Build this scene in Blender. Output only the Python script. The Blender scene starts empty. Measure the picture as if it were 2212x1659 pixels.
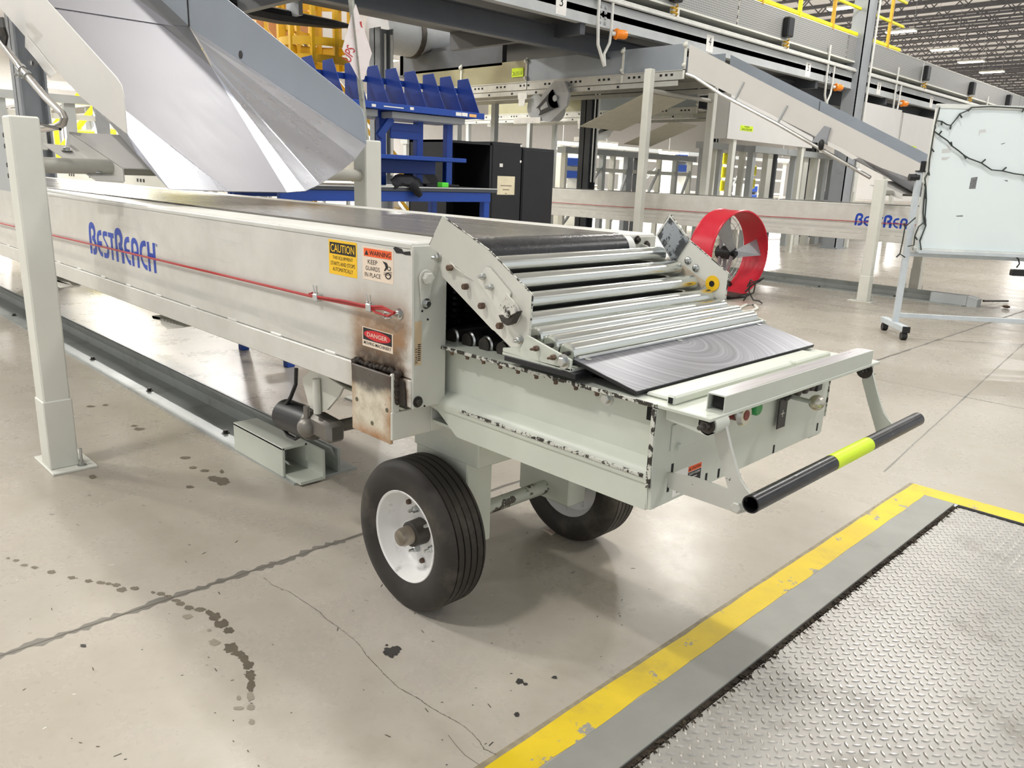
import bpy, bmesh, math, random
from mathutils import Vector, Matrix
random.seed(7)
PI = math.pi
SC = bpy.context.scene
COL = SC.collection

# ---------------- camera, world, exposure, lights ----------------
CAM_LOC = Vector((1.587, -1.681, 1.25))
CAM_M = ((0.70009306, 0.71309018, 0.03704179), (0.20760889, -0.15364193, -0.96607076), (-0.6832044, 0.68402964, -0.25560751))
FPX = 1696.06
cam_d = bpy.data.cameras.new('camera'); cam = bpy.data.objects.new('camera', cam_d); COL.objects.link(cam)
cam_d.sensor_fit = 'HORIZONTAL'; cam_d.sensor_width = 36.0; cam_d.lens = FPX / 2212 * 36.0
cam_d.clip_end = 300; cam_d.clip_start = 0.02
_r, _d, _f = (Vector(v) for v in CAM_M)
cam.matrix_world = Matrix(((_r.x, -_d.x, -_f.x, CAM_LOC.x), (_r.y, -_d.y, -_f.y, CAM_LOC.y), (_r.z, -_d.z, -_f.z, CAM_LOC.z), (0, 0, 0, 1)))
SC.camera = cam
SC.view_settings.view_transform = 'Standard'; SC.view_settings.look = 'None'
SC.view_settings.exposure = 0.0; SC.view_settings.gamma = 1.0
SC.view_settings.use_curve_mapping = False

W = bpy.data.worlds.new('world'); SC.world = W; W.use_nodes = True
_bg = W.node_tree.nodes['Background']
_bg.inputs[0].default_value = (0.96, 0.98, 1.0, 1); _bg.inputs[1].default_value = 0.85

def at(u, v, x=None, y=None, z=None):
    """the point on the plane x=, y= or z= that lies on the sight line of pixel (u, v)"""
    d = Vector(CAM_M[0]) * ((u - 1106) / FPX) + Vector(CAM_M[1]) * ((v - 829.5) / FPX) + Vector(CAM_M[2])
    k, val = (0, x) if x is not None else (1, y) if y is not None else (2, z)
    return CAM_LOC + d * ((val - CAM_LOC[k]) / d[k])

# high-bay lamps hang at z = 8 in rows through the hall, the far unseen ones added for brightness (x, y, watts)
LAMPS = [(0.2, 2.6, 230), (-6.4, 3.0, 270), (-1.2, -5.5, 320), (-7.5, -4.5, 380), (6.0, 3.2, 200),
         (-2.6, 13.0, 400), (-8.8, 15.0, 420), (4.5, 12.0, 300), (-3.0, 24.0, 420),
         (-13.2, 4.0, 800), (-13.2, 12.0, 850), (-13.2, 20.0, 900), (-20.0, 8.0, 1100), (-20.0, 18.0, 1100), (-20, -2, 1100), (-28, 8, 1500), (-30, 22, 1500), (-13.2, -5, 800),
         (-13.2, 30.5, 700), (-13.24, 36.5, 700), (-13.24, 42.2, 900), (-13.4, 46.9, 900), (-13.6, 51.4, 900), (-3, 36, 600), (-22, 32, 1200), (-3, 48, 800), (-40, 0, 1800), (-44, 14, 1800), (-42, 30, 1800), (-36, -14, 1800),
         (-25, 50, 2000), (-40, 48, 2000), (-25, 70, 2600), (-48, 70, 2600), (-8, 66, 2000), (-20, 95, 3200), (-45, 95, 3200), (0, 92, 2600), (-58, 12, 2600), (-58, 40, 2600)]  # unseen lamps added to brighten the far walls and background
for i, (lx, ly, lw) in enumerate(LAMPS):
    ld = bpy.data.lights.new('high_bay_glow', 'AREA'); ld.shape = 'RECTANGLE'; ld.size = 1.15; ld.size_y = 0.36
    ld.energy = lw * 1.0; ld.color = (1.0, 0.982, 0.945); ld.spread = PI
    lo = bpy.data.objects.new('high_bay_glow', ld); lo.location = (lx, ly, 7.97); COL.objects.link(lo)

# ---------------- scene-graph helpers ----------------
def tag(o, label=None, cat=None, group=None, kind=None):
    if label: o['label'] = label
    if cat: o['category'] = cat
    if group: o['group'] = group
    if kind: o['kind'] = kind
    return o

def thing(name, label, cat, loc=(0, 0, 0), rz=0.0, group=None):
    o = bpy.data.objects.new(name, None); o.empty_display_size = 0.1; COL.objects.link(o)
    o.location = loc; o.rotation_euler = (0, 0, rz)
    return tag(o, label, cat, group)

def kids(o): return [c for c in COL.objects if c.parent is o]

def copy_tree(o, parent=None, only=None):
    c = o.copy(); COL.objects.link(c)
    if parent: c.parent = parent
    for ch in kids(o):
        if only is None or only(ch): copy_tree(ch, c)
    return c

class MB:
    """collects shapes into one mesh"""
    def __init__(s, mats=None):
        s.bm = bmesh.new(); s.mi = 0
    def m(s, i): s.mi = i; return s
    def faces(s, verts, fs):
        vs = [s.bm.verts.new(v) for v in verts]; out = []
        for f in fs:
            try:
                q = s.bm.faces.new([vs[i] for i in f]); q.material_index = s.mi; out.append(q)
            except ValueError: pass
        return vs, out
    def box(s, x0, x1, y0, y1, z0, z1, b=0.0, seg=1):
        x0, x1 = min(x0, x1), max(x0, x1); y0, y1 = min(y0, y1), max(y0, y1); z0, z1 = min(z0, z1), max(z0, z1)
        vs, fs = s.faces([(x, y, z) for z in (z0, z1) for y in (y0, y1) for x in (x0, x1)],
                         [(0, 2, 3, 1), (4, 5, 7, 6), (0, 1, 5, 4), (2, 6, 7, 3), (0, 4, 6, 2), (1, 3, 7, 5)])
        if b > 0: s._bevel(fs, b, seg)
        return s
    def _bevel(s, fs, b, seg=1):
        es = list({e for f in fs for e in f.edges})
        r = bmesh.ops.bevel(s.bm, geom=es, offset=b, segments=seg, affect='EDGES', profile=0.5)
        for f in r['faces']: f.material_index = s.mi
    def obox(s, c, ax, ay, az, b=0.0):
        """box centred on c with half-axis vectors"""
        c, ax, ay, az = Vector(c), Vector(ax), Vector(ay), Vector(az)
        vs, fs = s.faces([c + ax * i + ay * j + az * k for k in (-1, 1) for j in (-1, 1) for i in (-1, 1)],
                         [(0, 2, 3, 1), (4, 5, 7, 6), (0, 1, 5, 4), (2, 6, 7, 3), (0, 4, 6, 2), (1, 3, 7, 5)])
        if b > 0: s._bevel(fs, b)
        return s
    def beam(s, p, q, w, h, up=(0, 0, 1), b=0.0):
        p, q = Vector(p), Vector(q); d = (q - p); L = d.length; d.normalize(); up = Vector(up)
        sd = d.cross(up)
        if sd.length < 1e-4: sd = d.cross(Vector((1, 0, 0)))
        sd.normalize(); u = sd.cross(d)
        return s.obox((p + q) / 2, d * L / 2, sd * w / 2, u * h / 2, b)
    def prism(s, pts, vec, b=0.0):
        """planar outline pushed along vec"""
        vec = Vector(vec); n = len(pts); P = [Vector(p) for p in pts]
        vs, fs = s.faces(P + [p + vec for p in P], [tuple(range(n))[::-1], tuple(range(n, 2 * n))] + [(i, (i + 1) % n, (i + 1) % n + n, i + n) for i in range(n)])
        if b > 0: s._bevel(fs, b)
        return s
    def ring(s, c, ax, r, n, ref=None):
        ax = Vector(ax).normalized(); ref = Vector(ref) if ref is not None else (Vector((0, 0, 1)) if abs(ax.z) < 0.9 else Vector((1, 0, 0)))
        u = ax.cross(ref).normalized(); w = ax.cross(u); c = Vector(c)
        return [c + (u * math.cos(2 * PI * i / n) + w * math.sin(2 * PI * i / n)) * r for i in range(n)]
    def lathe(s, c, ax, prof, n=24, cap0=True, cap1=True):
        """prof: (distance along ax, radius)"""
        c, ax = Vector(c), Vector(ax).normalized(); rows = []
        for d, r in prof: rows.append([s.bm.verts.new(p) for p in s.ring(c + ax * d, ax, max(r, 1e-5), n)])
        for a, b in zip(rows, rows[1:]):
            for i in range(n):
                f = s.bm.faces.new((a[i], a[(i + 1) % n], b[(i + 1) % n], b[i])); f.material_index = s.mi
        if cap0: f = s.bm.faces.new(rows[0][::-1]); f.material_index = s.mi
        if cap1: f = s.bm.faces.new(rows[-1]); f.material_index = s.mi
        return s
    def cyl(s, p, q, r, n=16, r2=None, cap=True):
        p, q = Vector(p), Vector(q); return s.lathe(p, q - p, [(0, r), ((q - p).length, r if r2 is None else r2)], n, cap, cap)
    def pipe(s, p, q, r, ri, n=20):
        p, q = Vector(p), Vector(q); L = (q - p).length
        return s.lathe(p, q - p, [(0, ri), (0, r), (L, r), (L, ri), (0, ri)], n, False, False)
    def tube(s, pts, r, n=8, cap=True):
        P = [Vector(p) for p in pts]; rows = []; u = None
        for i, p in enumerate(P):
            t = (P[min(i + 1, len(P) - 1)] - P[max(i - 1, 0)]).normalized()
            if u is None:
                ref = Vector((0, 0, 1)) if abs(t.z) < 0.9 else Vector((1, 0, 0)); u = t.cross(ref).normalized()
            else:
                u = (u - t * u.dot(t)).normalized()
            w = t.cross(u); rr = r[i] if isinstance(r, (list, tuple)) else r
            rows.append([s.bm.verts.new(p + (u * math.cos(2 * PI * k / n) + w * math.sin(2 * PI * k / n)) * rr) for k in range(n)])
        for a, b in zip(rows, rows[1:]):
            for k in range(n):
                f = s.bm.faces.new((a[k], a[(k + 1) % n], b[(k + 1) % n], b[k])); f.material_index = s.mi
        if cap:
            for rw in (rows[0][::-1], rows[-1]):
                f = s.bm.faces.new(rw); f.material_index = s.mi
        return s
    def sphere(s, c, r, n=16, sc=(1, 1, 1)):
        rr = bmesh.ops.create_uvsphere(s.bm, u_segments=n, v_segments=max(6, n // 2), radius=r)
        for v in rr['verts']: v.co = Vector((v.co.x * sc[0], v.co.y * sc[1], v.co.z * sc[2])) + Vector(c)
        for f in {f for v in rr['verts'] for f in v.link_faces}: f.material_index = s.mi
        return s
    def hexb(s, c, ax, r, h, washer=1.5, tip=0.0):
        """hex bolt head or nut on a washer, standing on c along ax; tip = stud sticking out"""
        c, ax = Vector(c), Vector(ax).normalized(); t = h * 0.25
        if washer: s.lathe(c, ax, [(0, r * washer), (t, r * washer), (t, r * 0.9)], 16)
        s.lathe(c + ax * t * 0.9, ax, [(0, r), (h * 0.85, r), (h, r * 0.82)], 6)
        if tip: s.lathe(c + ax * h, ax, [(0, r * 0.5), (tip * 0.8, r * 0.5), (tip, r * 0.38)], 10)
        return s
    def sheet(s, quads):
        for q in quads: s.faces(q, [tuple(range(len(q)))])
        return s
    def thick(s, t):
        """give every sheet in this mesh thickness t"""
        bmesh.ops.remove_doubles(s.bm, verts=s.bm.verts[:], dist=1e-5)
        bmesh.ops.recalc_face_normals(s.bm, faces=s.bm.faces[:])
        bmesh.ops.solidify(s.bm, geom=s.bm.faces[:], thickness=t); return s
    EACH = set("end_plate worn_edge leg side_guard pivot_bracket roller_channel end_drum cable_hook guide_nut axle_bolt pivot_bolt flange_bolt lug_nut rim_bolt anchor_bolt black_cable splice_bolt side end_bolt dome_bolt plate_bolt bracket_bolt cord_clamp bolt_hole drilled_hole white_sticker shelf_pan pilot_switch drip_pan side_channel side_frame ramp_screw shelf_label motor_label apron handrail pipe slot clamp mesh_panel".split())
    def build(s, name, mats, parent=None, ang=0.6, norm=True):
        if name in MB.EACH:
            # separate pieces become parts of their own; pieces that touch (a bolt on its washer) stay together
            s.bm.verts.index_update(); s.bm.verts.ensure_lookup_table(); seen = set(); groups = []
            for v0 in s.bm.verts:
                if v0.index in seen: continue
                st, isl = [v0], []; seen.add(v0.index)
                while st:
                    v = st.pop(); isl.append(v)
                    for e in v.link_edges:
                        w = e.other_vert(v)
                        if w.index not in seen: seen.add(w.index); st.append(w)
                lo = [min(v.co[k] for v in isl) - .0008 for k in range(3)]; hi = [max(v.co[k] for v in isl) + .0008 for k in range(3)]
                groups.append([lo, hi, isl])
            i = 0
            while i < len(groups):
                j = i + 1; merged = False
                while j < len(groups):
                    a, b = groups[i], groups[j]
                    if all(a[0][k] <= b[1][k] and b[0][k] <= a[1][k] for k in range(3)):
                        groups[i] = [[min(a[0][k], b[0][k]) for k in range(3)], [max(a[1][k], b[1][k]) for k in range(3)], a[2] + b[2]]; groups.pop(j); merged = True
                    else: j += 1
                if not merged: i += 1
            if len(groups) > 1:
                first = None
                for g in groups:
                    sub = MB(); mp = {}
                    for v in g[2]: mp[v] = sub.bm.verts.new(v.co)
                    for f in {f for v in g[2] for f in v.link_faces}:
                        q = sub.bm.faces.new([mp[v] for v in f.verts]); q.material_index = f.material_index
                    o = sub._finish(name, mats, parent, ang, norm); first = first or o
                s.bm.free(); return first
        return s._finish(name, mats, parent, ang, norm)
    def _finish(s, name, mats, parent=None, ang=0.6, norm=True):
        bm = s.bm
        if norm: bmesh.ops.recalc_face_normals(bm, faces=bm.faces[:])
        for f in bm.faces: f.smooth = True
        for e in bm.edges:
            if len(e.link_faces) != 2 or e.calc_face_angle(0) > ang: e.smooth = False
        me = bpy.data.meshes.new(name); bm.to_mesh(me); bm.free()
        for x in (mats if isinstance(mats, (list, tuple)) else [mats]): me.materials.append(x)
        o = bpy.data.objects.new(name, me); COL.objects.link(o)
        if parent is not None: o.parent = parent
        return o

def lettering(s, origin, right, up, w, h, mat, parent, name='lettering', bold=0.0, lines=None, gap=0.18, depth=0.0):
    """text fitted into a w x h box whose lower-left corner is origin; several lines fill the box evenly"""
    rows = lines or [s]; n = len(rows); out = bmesh.new(); rh = h / (n + gap * (n - 1))
    right, up, origin = Vector(right).normalized(), Vector(up).normalized(), Vector(origin)
    nrm = right.cross(up)
    for i, t in enumerate(rows):
        cu = bpy.data.curves.new('t', 'FONT'); cu.body = t[0] if isinstance(t, tuple) else t
        cu.resolution_u = 3; cu.offset = min(bold, 0.008); cu.extrude = 0
        ob = bpy.data.objects.new('t', cu); COL.objects.link(ob)
        dg = bpy.context.evaluated_depsgraph_get(); me = bpy.data.meshes.new_from_object(ob.evaluated_get(dg))
        COL.objects.unlink(ob); bpy.data.objects.remove(ob); bpy.data.curves.remove(cu)
        xs = [v.co.x for v in me.vertices]; ys = [v.co.y for v in me.vertices]
        fr = t[1] if isinstance(t, tuple) else 1.0
        x0, x1, y0, y1 = min(xs), max(xs), min(ys), max(ys); tw = w * fr; off = (w - tw) / 2; base = (n - 1 - i) * rh * (1 + gap)
        for v in me.vertices:
            a = off + (v.co.x - x0) / (x1 - x0) * tw; b = base + (v.co.y - y0) / (y1 - y0) * rh
            v.co = origin + right * a + up * b + nrm * depth
        out.from_mesh(me); bpy.data.meshes.remove(me)
    me = bpy.data.meshes.new(name); out.to_mesh(me); out.free(); me.materials.append(mat)
    o = bpy.data.objects.new(name, me); COL.objects.link(o); o.parent = parent
    return o
# ---------------- materials ----------------
def lin(c): return tuple((x / 12.92 if x <= 0.04045 else ((x + 0.055) / 1.055) ** 2.4) for x in (v / 255 for v in c)) + (1,)

class NT:
    def __init__(s, name):
        s.mat = bpy.data.materials.new(name); s.mat.use_nodes = True; s.t = s.mat.node_tree; s.b = s.t.nodes['Principled BSDF']
        s._co = None
    def n(s, typ, **kw):
        x = s.t.nodes.new(typ)
        for k, v in kw.items(): setattr(x, k, v)
        return x
    def lk(s, a, b): s.t.links.new(a, b)
    def co(s, kind='Object'):
        if s._co is None: s._co = s.n('ShaderNodeTexCoord')
        return s._co.outputs[kind]
    def setin(s, sock, v):
        if isinstance(v, bpy.types.NodeSocket): s.lk(v, sock)
        elif v is not None: sock.default_value = v
    def math(s, op, a, b=None, c=None):
        x = s.n('ShaderNodeMath', operation=op); s.setin(x.inputs[0], a); s.setin(x.inputs[1], b)
        if c is not None: s.setin(x.inputs[2], c)
        return x.outputs[0]
    def mapr(s, v, a, b, c=0.0, d=1.0, smooth=True):
        x = s.n('ShaderNodeMapRange'); x.clamp = True
        if smooth: x.interpolation_type = 'SMOOTHSTEP'
        s.setin(x.inputs[0], v)
        for i, q in enumerate((a, b, c, d)): x.inputs[i + 1].default_value = q
        return x.outputs[0]
    def noise(s, scale, detail=4, rough=0.55, vec=None, stretch=None, dist=0.0):
        v = vec or s.co()
        if stretch:
            mp = s.n('ShaderNodeMapping'); mp.inputs['Scale'].default_value = stretch; s.lk(v, mp.inputs[0]); v = mp.outputs[0]
        x = s.n('ShaderNodeTexNoise'); s.lk(v, x.inputs['Vector']); x.inputs['Scale'].default_value = scale
        x.inputs['Detail'].default_value = detail; x.inputs['Roughness'].default_value = rough; x.inputs['Distortion'].default_value = dist
        return x.outputs['Fac']
    def mix(s, f, a, b):
        x = s.n('ShaderNodeMix', data_type='RGBA'); s.setin(x.inputs[0], f); s.setin(x.inputs[6], a); s.setin(x.inputs[7], b)
        return x.outputs[2]
    def sep(s, v=None):
        x = s.n('ShaderNodeSeparateXYZ'); s.lk(v or s.co(), x.inputs[0]); return x.outputs
    def bump(s, h, strength=0.2, dist=0.002):
        x = s.n('ShaderNodeBump'); x.inputs['Strength'].default_value = strength; x.inputs['Distance'].default_value = dist
        s.lk(h, x.inputs['Height']); s.lk(x.outputs[0], s.b.inputs['Normal'])
    def out(s, col=None, rough=None, metal=None, spec=None, coat=None):
        for k, v in (('Base Color', col), ('Roughness', rough), ('Metallic', metal), ('Specular IOR Level', spec), ('Coat Weight', coat)):
            if v is not None: s.setin(s.b.inputs[k], v)
        return s.mat

def plain(name, col, rough=0.5, metal=0.0, var=0.06, scale=9, spec=0.5, chips=None, grime=None, bump=0.0, stretch=None):
    """painted or plain surface with a little tone variation, optional paint chips (colour, threshold, scale) and grime"""
    t = NT(name); c = lin(col); f = t.noise(scale, 5, 0.6, stretch=stretch)
    a = tuple(max(0, x * (1 - var)) for x in c[:3]) + (1,); b = tuple(min(1, x * (1 + var)) for x in c[:3]) + (1,)
    k = t.mix(t.mapr(f, 0.3, 0.7), a, b)
    if grime: k = t.mix(t.math('MULTIPLY', t.mapr(t.noise(grime[1], 6, 0.65), grime[2], grime[2] + 0.2), grime[3]), k, lin(grime[0]))
    if chips: k = t.mix(t.mapr(t.noise(chips[2], 8, 0.7), chips[1], chips[1] + 0.02), k, lin(chips[0]))
    r = t.math('ADD', t.math('MULTIPLY', f, 0.16), rough - 0.08)
    if bump: t.bump(t.noise(scale * 6, 3), bump)
    return t.out(k, r, metal, spec)

def glow(name, col, strength):
    t = NT(name); t.b.inputs['Emission Color'].default_value = lin(col); t.b.inputs['Emission Strength'].default_value = strength
    return t.out(lin(col), 0.5)

PAINT = plain('machine_paint', (206, 206, 196), 0.36, 0, 0.03, 5, grime=((150, 146, 130), 7, 0.60, 0.28), chips=((70, 66, 58), 0.745, 42))
PAINTN = plain('nose_paint', (202, 206, 194), 0.40, 0, 0.03, 6, grime=((150, 148, 132), 5, 0.60, 0.22), chips=((64, 60, 54), 0.735, 38))
CHIPPY = plain('chipped_edge_paint', (205, 206, 196), 0.5, 0.1, 0.05, 9, chips=((52, 48, 42), 0.50, 60))
GUARD = plain('guard_paint', (214, 213, 203), 0.42, 0, 0.03, 7, chips=((80, 76, 68), 0.74, 34))
WORN = plain('worn_bare_paint', (186, 188, 184), 0.42, 0.25, 0.12, 10, chips=((70, 74, 80), 0.56, 11))
STEEL = plain('zinc_steel', (196, 198, 196), 0.3, 1.0, 0.08, 18)
ROLL = plain('roller_zinc', (214, 217, 212), 0.20, 1.0, 0.05, 30, stretch=(1, 0.08, 1))
GALV = plain('galvanised', (188, 192, 198), 0.38, 1.0, 0.12, 14)
DKSTEEL = plain('dark_steel', (74, 70, 66), 0.5, 0.6, 0.25, 20)
RUSTB = plain('rusty_bolt', (104, 84, 70), 0.6, 0.4, 0.2, 40)
BLACK = plain('black_plastic', (24, 24, 25), 0.42)
BLKM = plain('black_metal', (34, 35, 38), 0.42, 0.2, 0.15, 6)
VOID = plain('unlit_interior', (14, 14, 14), 0.8)  # near-black colour stands in for the shade inside gaps and openings
RUBBER = plain('tyre_rubber', (46, 42, 38), 0.62, 0, 0.18, 9, grime=((104, 98, 86), 5, 0.50, 0.45))
WHEELW = plain('wheel_white', (232, 231, 228), 0.38, 0, 0.02, 9, grime=((96, 92, 86), 16, 0.56, 0.5))
BELT = plain('belt_rubber', (112, 108, 102), 0.26, 0.2, 0.10, 3, stretch=(0.25, 6, 1), spec=0.7)
BELTEND = plain('belt_wrap', (36, 36, 38), 0.26, 0, 0.15, 40, bump=0.25)
RAMP = None
TREAD = plain('tread_steel', (172, 169, 164), 0.42, 0.45, 0.08, 5, grime=((112, 106, 94), 4, 0.5, 0.5))
LUG = plain('pale_lug', (196, 192, 186), 0.30, 0.7, 0.08, 30)  # lugs paler and shinier than the plate around them
CURB = plain('curb_steel', (156, 156, 150), 0.55, 0.35, 0.06, 7, grime=((116, 112, 100), 6, 0.58, 0.5))
BRUSH = plain('brush_dirt', (58, 50, 40), 0.95, 0, 0.4, 60, grime=((150, 140, 120), 90, 0.62, 0.7))
YEL = plain('yellow_paint', (226, 196, 34), 0.5, 0, 0.06, 7, grime=((186, 158, 62), 5, 0.52, 0.5), chips=((150, 148, 142), 0.61, 9))
YELS = plain('yellow_steel', (200, 156, 22), 0.45)
YELB = plain('bright_yellow', (246, 236, 20), 0.5)
NEON = plain('neon_tape', (212, 240, 18), 0.45, 0, 0.04)
BLUE = plain('blue_paint', (22, 68, 158), 0.42, 0, 0.06, 4)
BLUED = plain('blue_divider', (24, 58, 138), 0.45, 0, 0.06, 4)
LOGO = plain('logo_blue', (20, 66, 176), 0.5, 0, 0.05, 30)
INK = plain('black_ink', (22, 20, 20), 0.6)
REDC = plain('red_cord', (172, 28, 28), 0.45)
REDP = plain('red_drum', (198, 22, 46), 0.34, 0, 0.05)
REDI = plain('red_ink', (196, 48, 48), 0.6)
ORNG = plain('orange_ink', (240, 98, 42), 0.55)
ORB = plain('orange_lens', (250, 140, 24), 0.3)
STKY = plain('sticker_yellow', (246, 196, 28), 0.5, 0, 0.03)
STKW = plain('sticker_cream', (232, 214, 194), 0.5, 0, 0.05)
STKR = plain('sticker_red', (206, 26, 40), 0.45)
TAN = plain('masking_tape', (214, 190, 154), 0.6)
PAPER = plain('paper', (238, 236, 230), 0.7)
CREAM = plain('cream_paper', (232, 222, 190), 0.7)
BOARD = plain('whiteboard_skin', (230, 240, 240), 0.22, 0, 0.01, 2)
BFRAME = plain('board_frame', (198, 206, 210), 0.45)
GREYST = plain('grey_structural_steel', (152, 156, 160), 0.5, 0, 0.06, 2, grime=((112, 114, 112), 3, 0.55, 0.4))
GREYLT = plain('light_grey_steel', (176, 180, 180), 0.5, 0, 0.05, 2)
DARKST = plain('dark_structural_steel', (72, 75, 80), 0.55, 0, 0.08, 3)
WHITEP = plain('white_panel', (216, 214, 210), 0.5, 0, 0.02, 3)
WHITES = plain('white_steel', (220, 220, 210), 0.5, 0, 0.04, 3)
CHUTEP = plain('chute_skirt_paint', (212, 209, 203), 0.38, 0, 0.015, 4)
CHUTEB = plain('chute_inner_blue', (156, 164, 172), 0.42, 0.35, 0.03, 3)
SAGE = plain('sage_guard', (150, 146, 118), 0.42, 0.2, 0.05, 3)
GREENB = plain('green_button', (34, 142, 66), 0.35)
REDB = plain('red_button', (120, 20, 22), 0.35)
ALU = plain('aluminium', (206, 206, 202), 0.3, 1.0, 0.05)
CLOTH = plain('black_cloth', (26, 27, 31), 0.9, 0, 0.2, 20)
LAMPGLOW = glow('lamp_lens', (255, 250, 240), 14.0)
TUBEGLOW = glow('tube_light', (255, 252, 244), 7.0)
CONDUIT = plain('conduit', (222, 222, 216), 0.45, 0.2)
TANBOX = plain('cardboard', (196, 140, 92), 0.8)

def brushed(name, col, rough, axis_scale, amt, metal=0.9):
    """bare metal sheet with fine scuffs along its run"""
    t = NT(name); c = lin(col); f = t.noise(3.0, 6, 0.6, stretch=axis_scale); g = t.noise(1.4, 3)
    k = t.mix(f, tuple(x * (1 - amt) for x in c[:3]) + (1,), tuple(min(1, x * (1 + amt)) for x in c[:3]) + (1,))
    r = t.math('ADD', t.math('MULTIPLY', t.math('ADD', f, g), 0.12), rough - 0.1)
    t.bump(f, 0.015, 0.001)
    return t.out(k, r, metal)
SLIDE = brushed('slide_steel', (130, 128, 133), 0.48, (1, 14, 1), 0.10, 0.35)
FANNED = brushed('flared_steel', (188, 190, 198), 0.26, (1, 10, 1), 0.10)

def ramp_mat():
    """satin black-grey plate with concentric swirl marks"""
    t = NT('swirled_plate'); mp = t.n('ShaderNodeMapping'); mp.inputs['Location'].default_value = (-0.50, 0.02, -0.87); t.lk(t.co(), mp.inputs[0])
    ln = t.n('ShaderNodeVectorMath', operation='LENGTH'); t.lk(mp.outputs[0], ln.inputs[0])
    cb = t.n('ShaderNodeCombineXYZ'); t.lk(ln.outputs['Value'], cb.inputs[0])
    f = t.noise(70, 5, 0.7, vec=cb.outputs[0]); g = t.noise(6, 3)
    k = t.mix(t.mapr(f, 0.35, 0.7), lin((112, 112, 118)), lin((158, 158, 164)))
    t.bump(f, 0.10, 0.001)
    return t.out(k, t.math('ADD', t.math('MULTIPLY', f, 0.2), 0.26), 0.75)
RAMP = ramp_mat()

def housing_mat():
    """machine paint with the heat-browned patch round the welded bracket, scuffs and handling grime"""
    t = NT('housing_paint'); X, Y, Z = t.sep()
    n1 = t.noise(6, 6, 0.65); n2 = t.noise(22, 5, 0.6); n3 = t.noise(4, 5, 0.6, stretch=(0.35, 1, 5))
    k = t.mix(t.mapr(n1, 0.3, 0.7), lin((202, 200, 192)), lin((212, 211, 203)))
    k = t.mix(t.math('MULTIPLY', t.mapr(n3, 0.56, 0.70), 0.22), k, lin((150, 150, 142)))
    band = t.math('MULTIPLY', t.mapr(Z, 0.775, 0.79), t.mapr(Z, 0.80, 0.825, 1, 0))
    k = t.mix(t.math('MULTIPLY', band, t.mapr(n1, 0.35, 0.6, 0.05, 0.34)), k, lin((140, 142, 138)))
    front = t.mapr(Y, -0.47, -0.49)
    wx = t.math('ADD', X, t.math('MULTIPLY', t.math('SUBTRACT', n1, 0.5), 0.14)); wz = t.math('ADD', Z, t.math('MULTIPLY', t.math('SUBTRACT', n2, 0.5), 0.10))
    brown = t.math('MULTIPLY', t.math('MULTIPLY', t.mapr(wx, -0.26, -0.17), t.mapr(wx, 0.0, 0.05, 1, 0)), t.math('MULTIPLY', t.mapr(wz, 0.99, 0.84, 0, 1), front))
    k = t.mix(t.math('MULTIPLY', brown, t.mapr(n2, 0.25, 0.58, 0.55, 0.95)), k, lin((146, 106, 64)))
    soot = t.math('MULTIPLY', t.math('MULTIPLY', t.mapr(wx, -0.23, -0.17), t.mapr(wx, 0.0, 0.04, 1, 0)), t.math('MULTIPLY', t.mapr(wz, 0.835, 0.765, 0, 1), front))
    k = t.mix(t.math('MULTIPLY', soot, t.mapr(n2, 0.25, 0.6, 0.45, 0.98)), k, lin((46, 38, 32)))
    sc = t.noise(14, 6, 0.75, stretch=(0.16, 1, 1.6))
    k = t.mix(t.mapr(sc, 0.70, 0.725), k, lin((104, 100, 94)))
    t.bump(n2, 0.03, 0.001)
    return t.out(k, t.math('ADD', t.math('MULTIPLY', n2, 0.16), 0.27), 0.0, 0.5)
HOUSING = housing_mat()

def burnt_mat():
    t = NT('burnt_plate'); X, Y, Z = t.sep(); n = t.noise(26, 6, 0.65); n1 = t.noise(9, 4)
    k = t.mix(t.mapr(n, 0.35, 0.65), lin((196, 186, 164)), lin((222, 214, 196)))
    ed = t.math('MAXIMUM', t.math('MAXIMUM', t.mapr(X, -0.150, -0.185), t.mapr(X, -0.045, -0.005)), t.mapr(Z, 0.60, 0.562))
    k = t.mix(t.math('MULTIPLY', ed, t.mapr(n1, 0.3, 0.6, 0.3, 0.95)), k, lin((158, 104, 46)))
    tp = t.mapr(t.math('ADD', Z, t.math('MULTIPLY', n1, 0.10)), 0.72, 0.755)
    k = t.mix(t.math('MULTIPLY', tp, 0.9), k, lin((64, 58, 56)))
    k = t.mix(t.mapr(n, 0.66, 0.70), k, lin((84, 72, 60)))
    return t.out(k, 0.5, 0.25)
BURNT = burnt_mat()
SOOT = plain('soot_weld', (52, 44, 38), 0.7, 0.3, 0.35, 30, grime=((120, 96, 70), 20, 0.55, 0.6))

def floor_mat():
    t = NT('polished_concrete'); n1 = t.noise(0.8, 3, 0.5); n2 = t.noise(3.2, 6, 0.62); n3 = t.noise(38, 3, 0.5); n5 = t.noise(9, 5, 0.6)
    k = t.mix(t.mapr(n1, 0.30, 0.70), lin((172, 164, 151)), lin((186, 179, 168)))
    k = t.mix(t.math('MULTIPLY', t.mapr(n2, 0.42, 0.80), 0.45), k, lin((148, 138, 119)))
    k = t.mix(t.math('MULTIPLY', t.mapr(n5, 0.52, 0.80), 0.2), k, lin((196, 191, 182)))
    k = t.mix(t.math('MULTIPLY', t.mapr(n3, 0.55, 0.85), 0.25), k, lin((128, 120, 106)))
    r = t.math('ADD', t.math('MULTIPLY', n2, 0.24), t.math('ADD', t.math('MULTIPLY', n3, 0.08), 0.13))
    return t.out(k, r, 0.0, 0.5)
FLOOR = floor_mat()
STAIND2 = plain('damp_stain_dark', (98, 90, 76), .4, 0, .1, 30)
STAINP = plain('damp_pale', (146, 138, 124), .4, 0, .08, 30)
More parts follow.
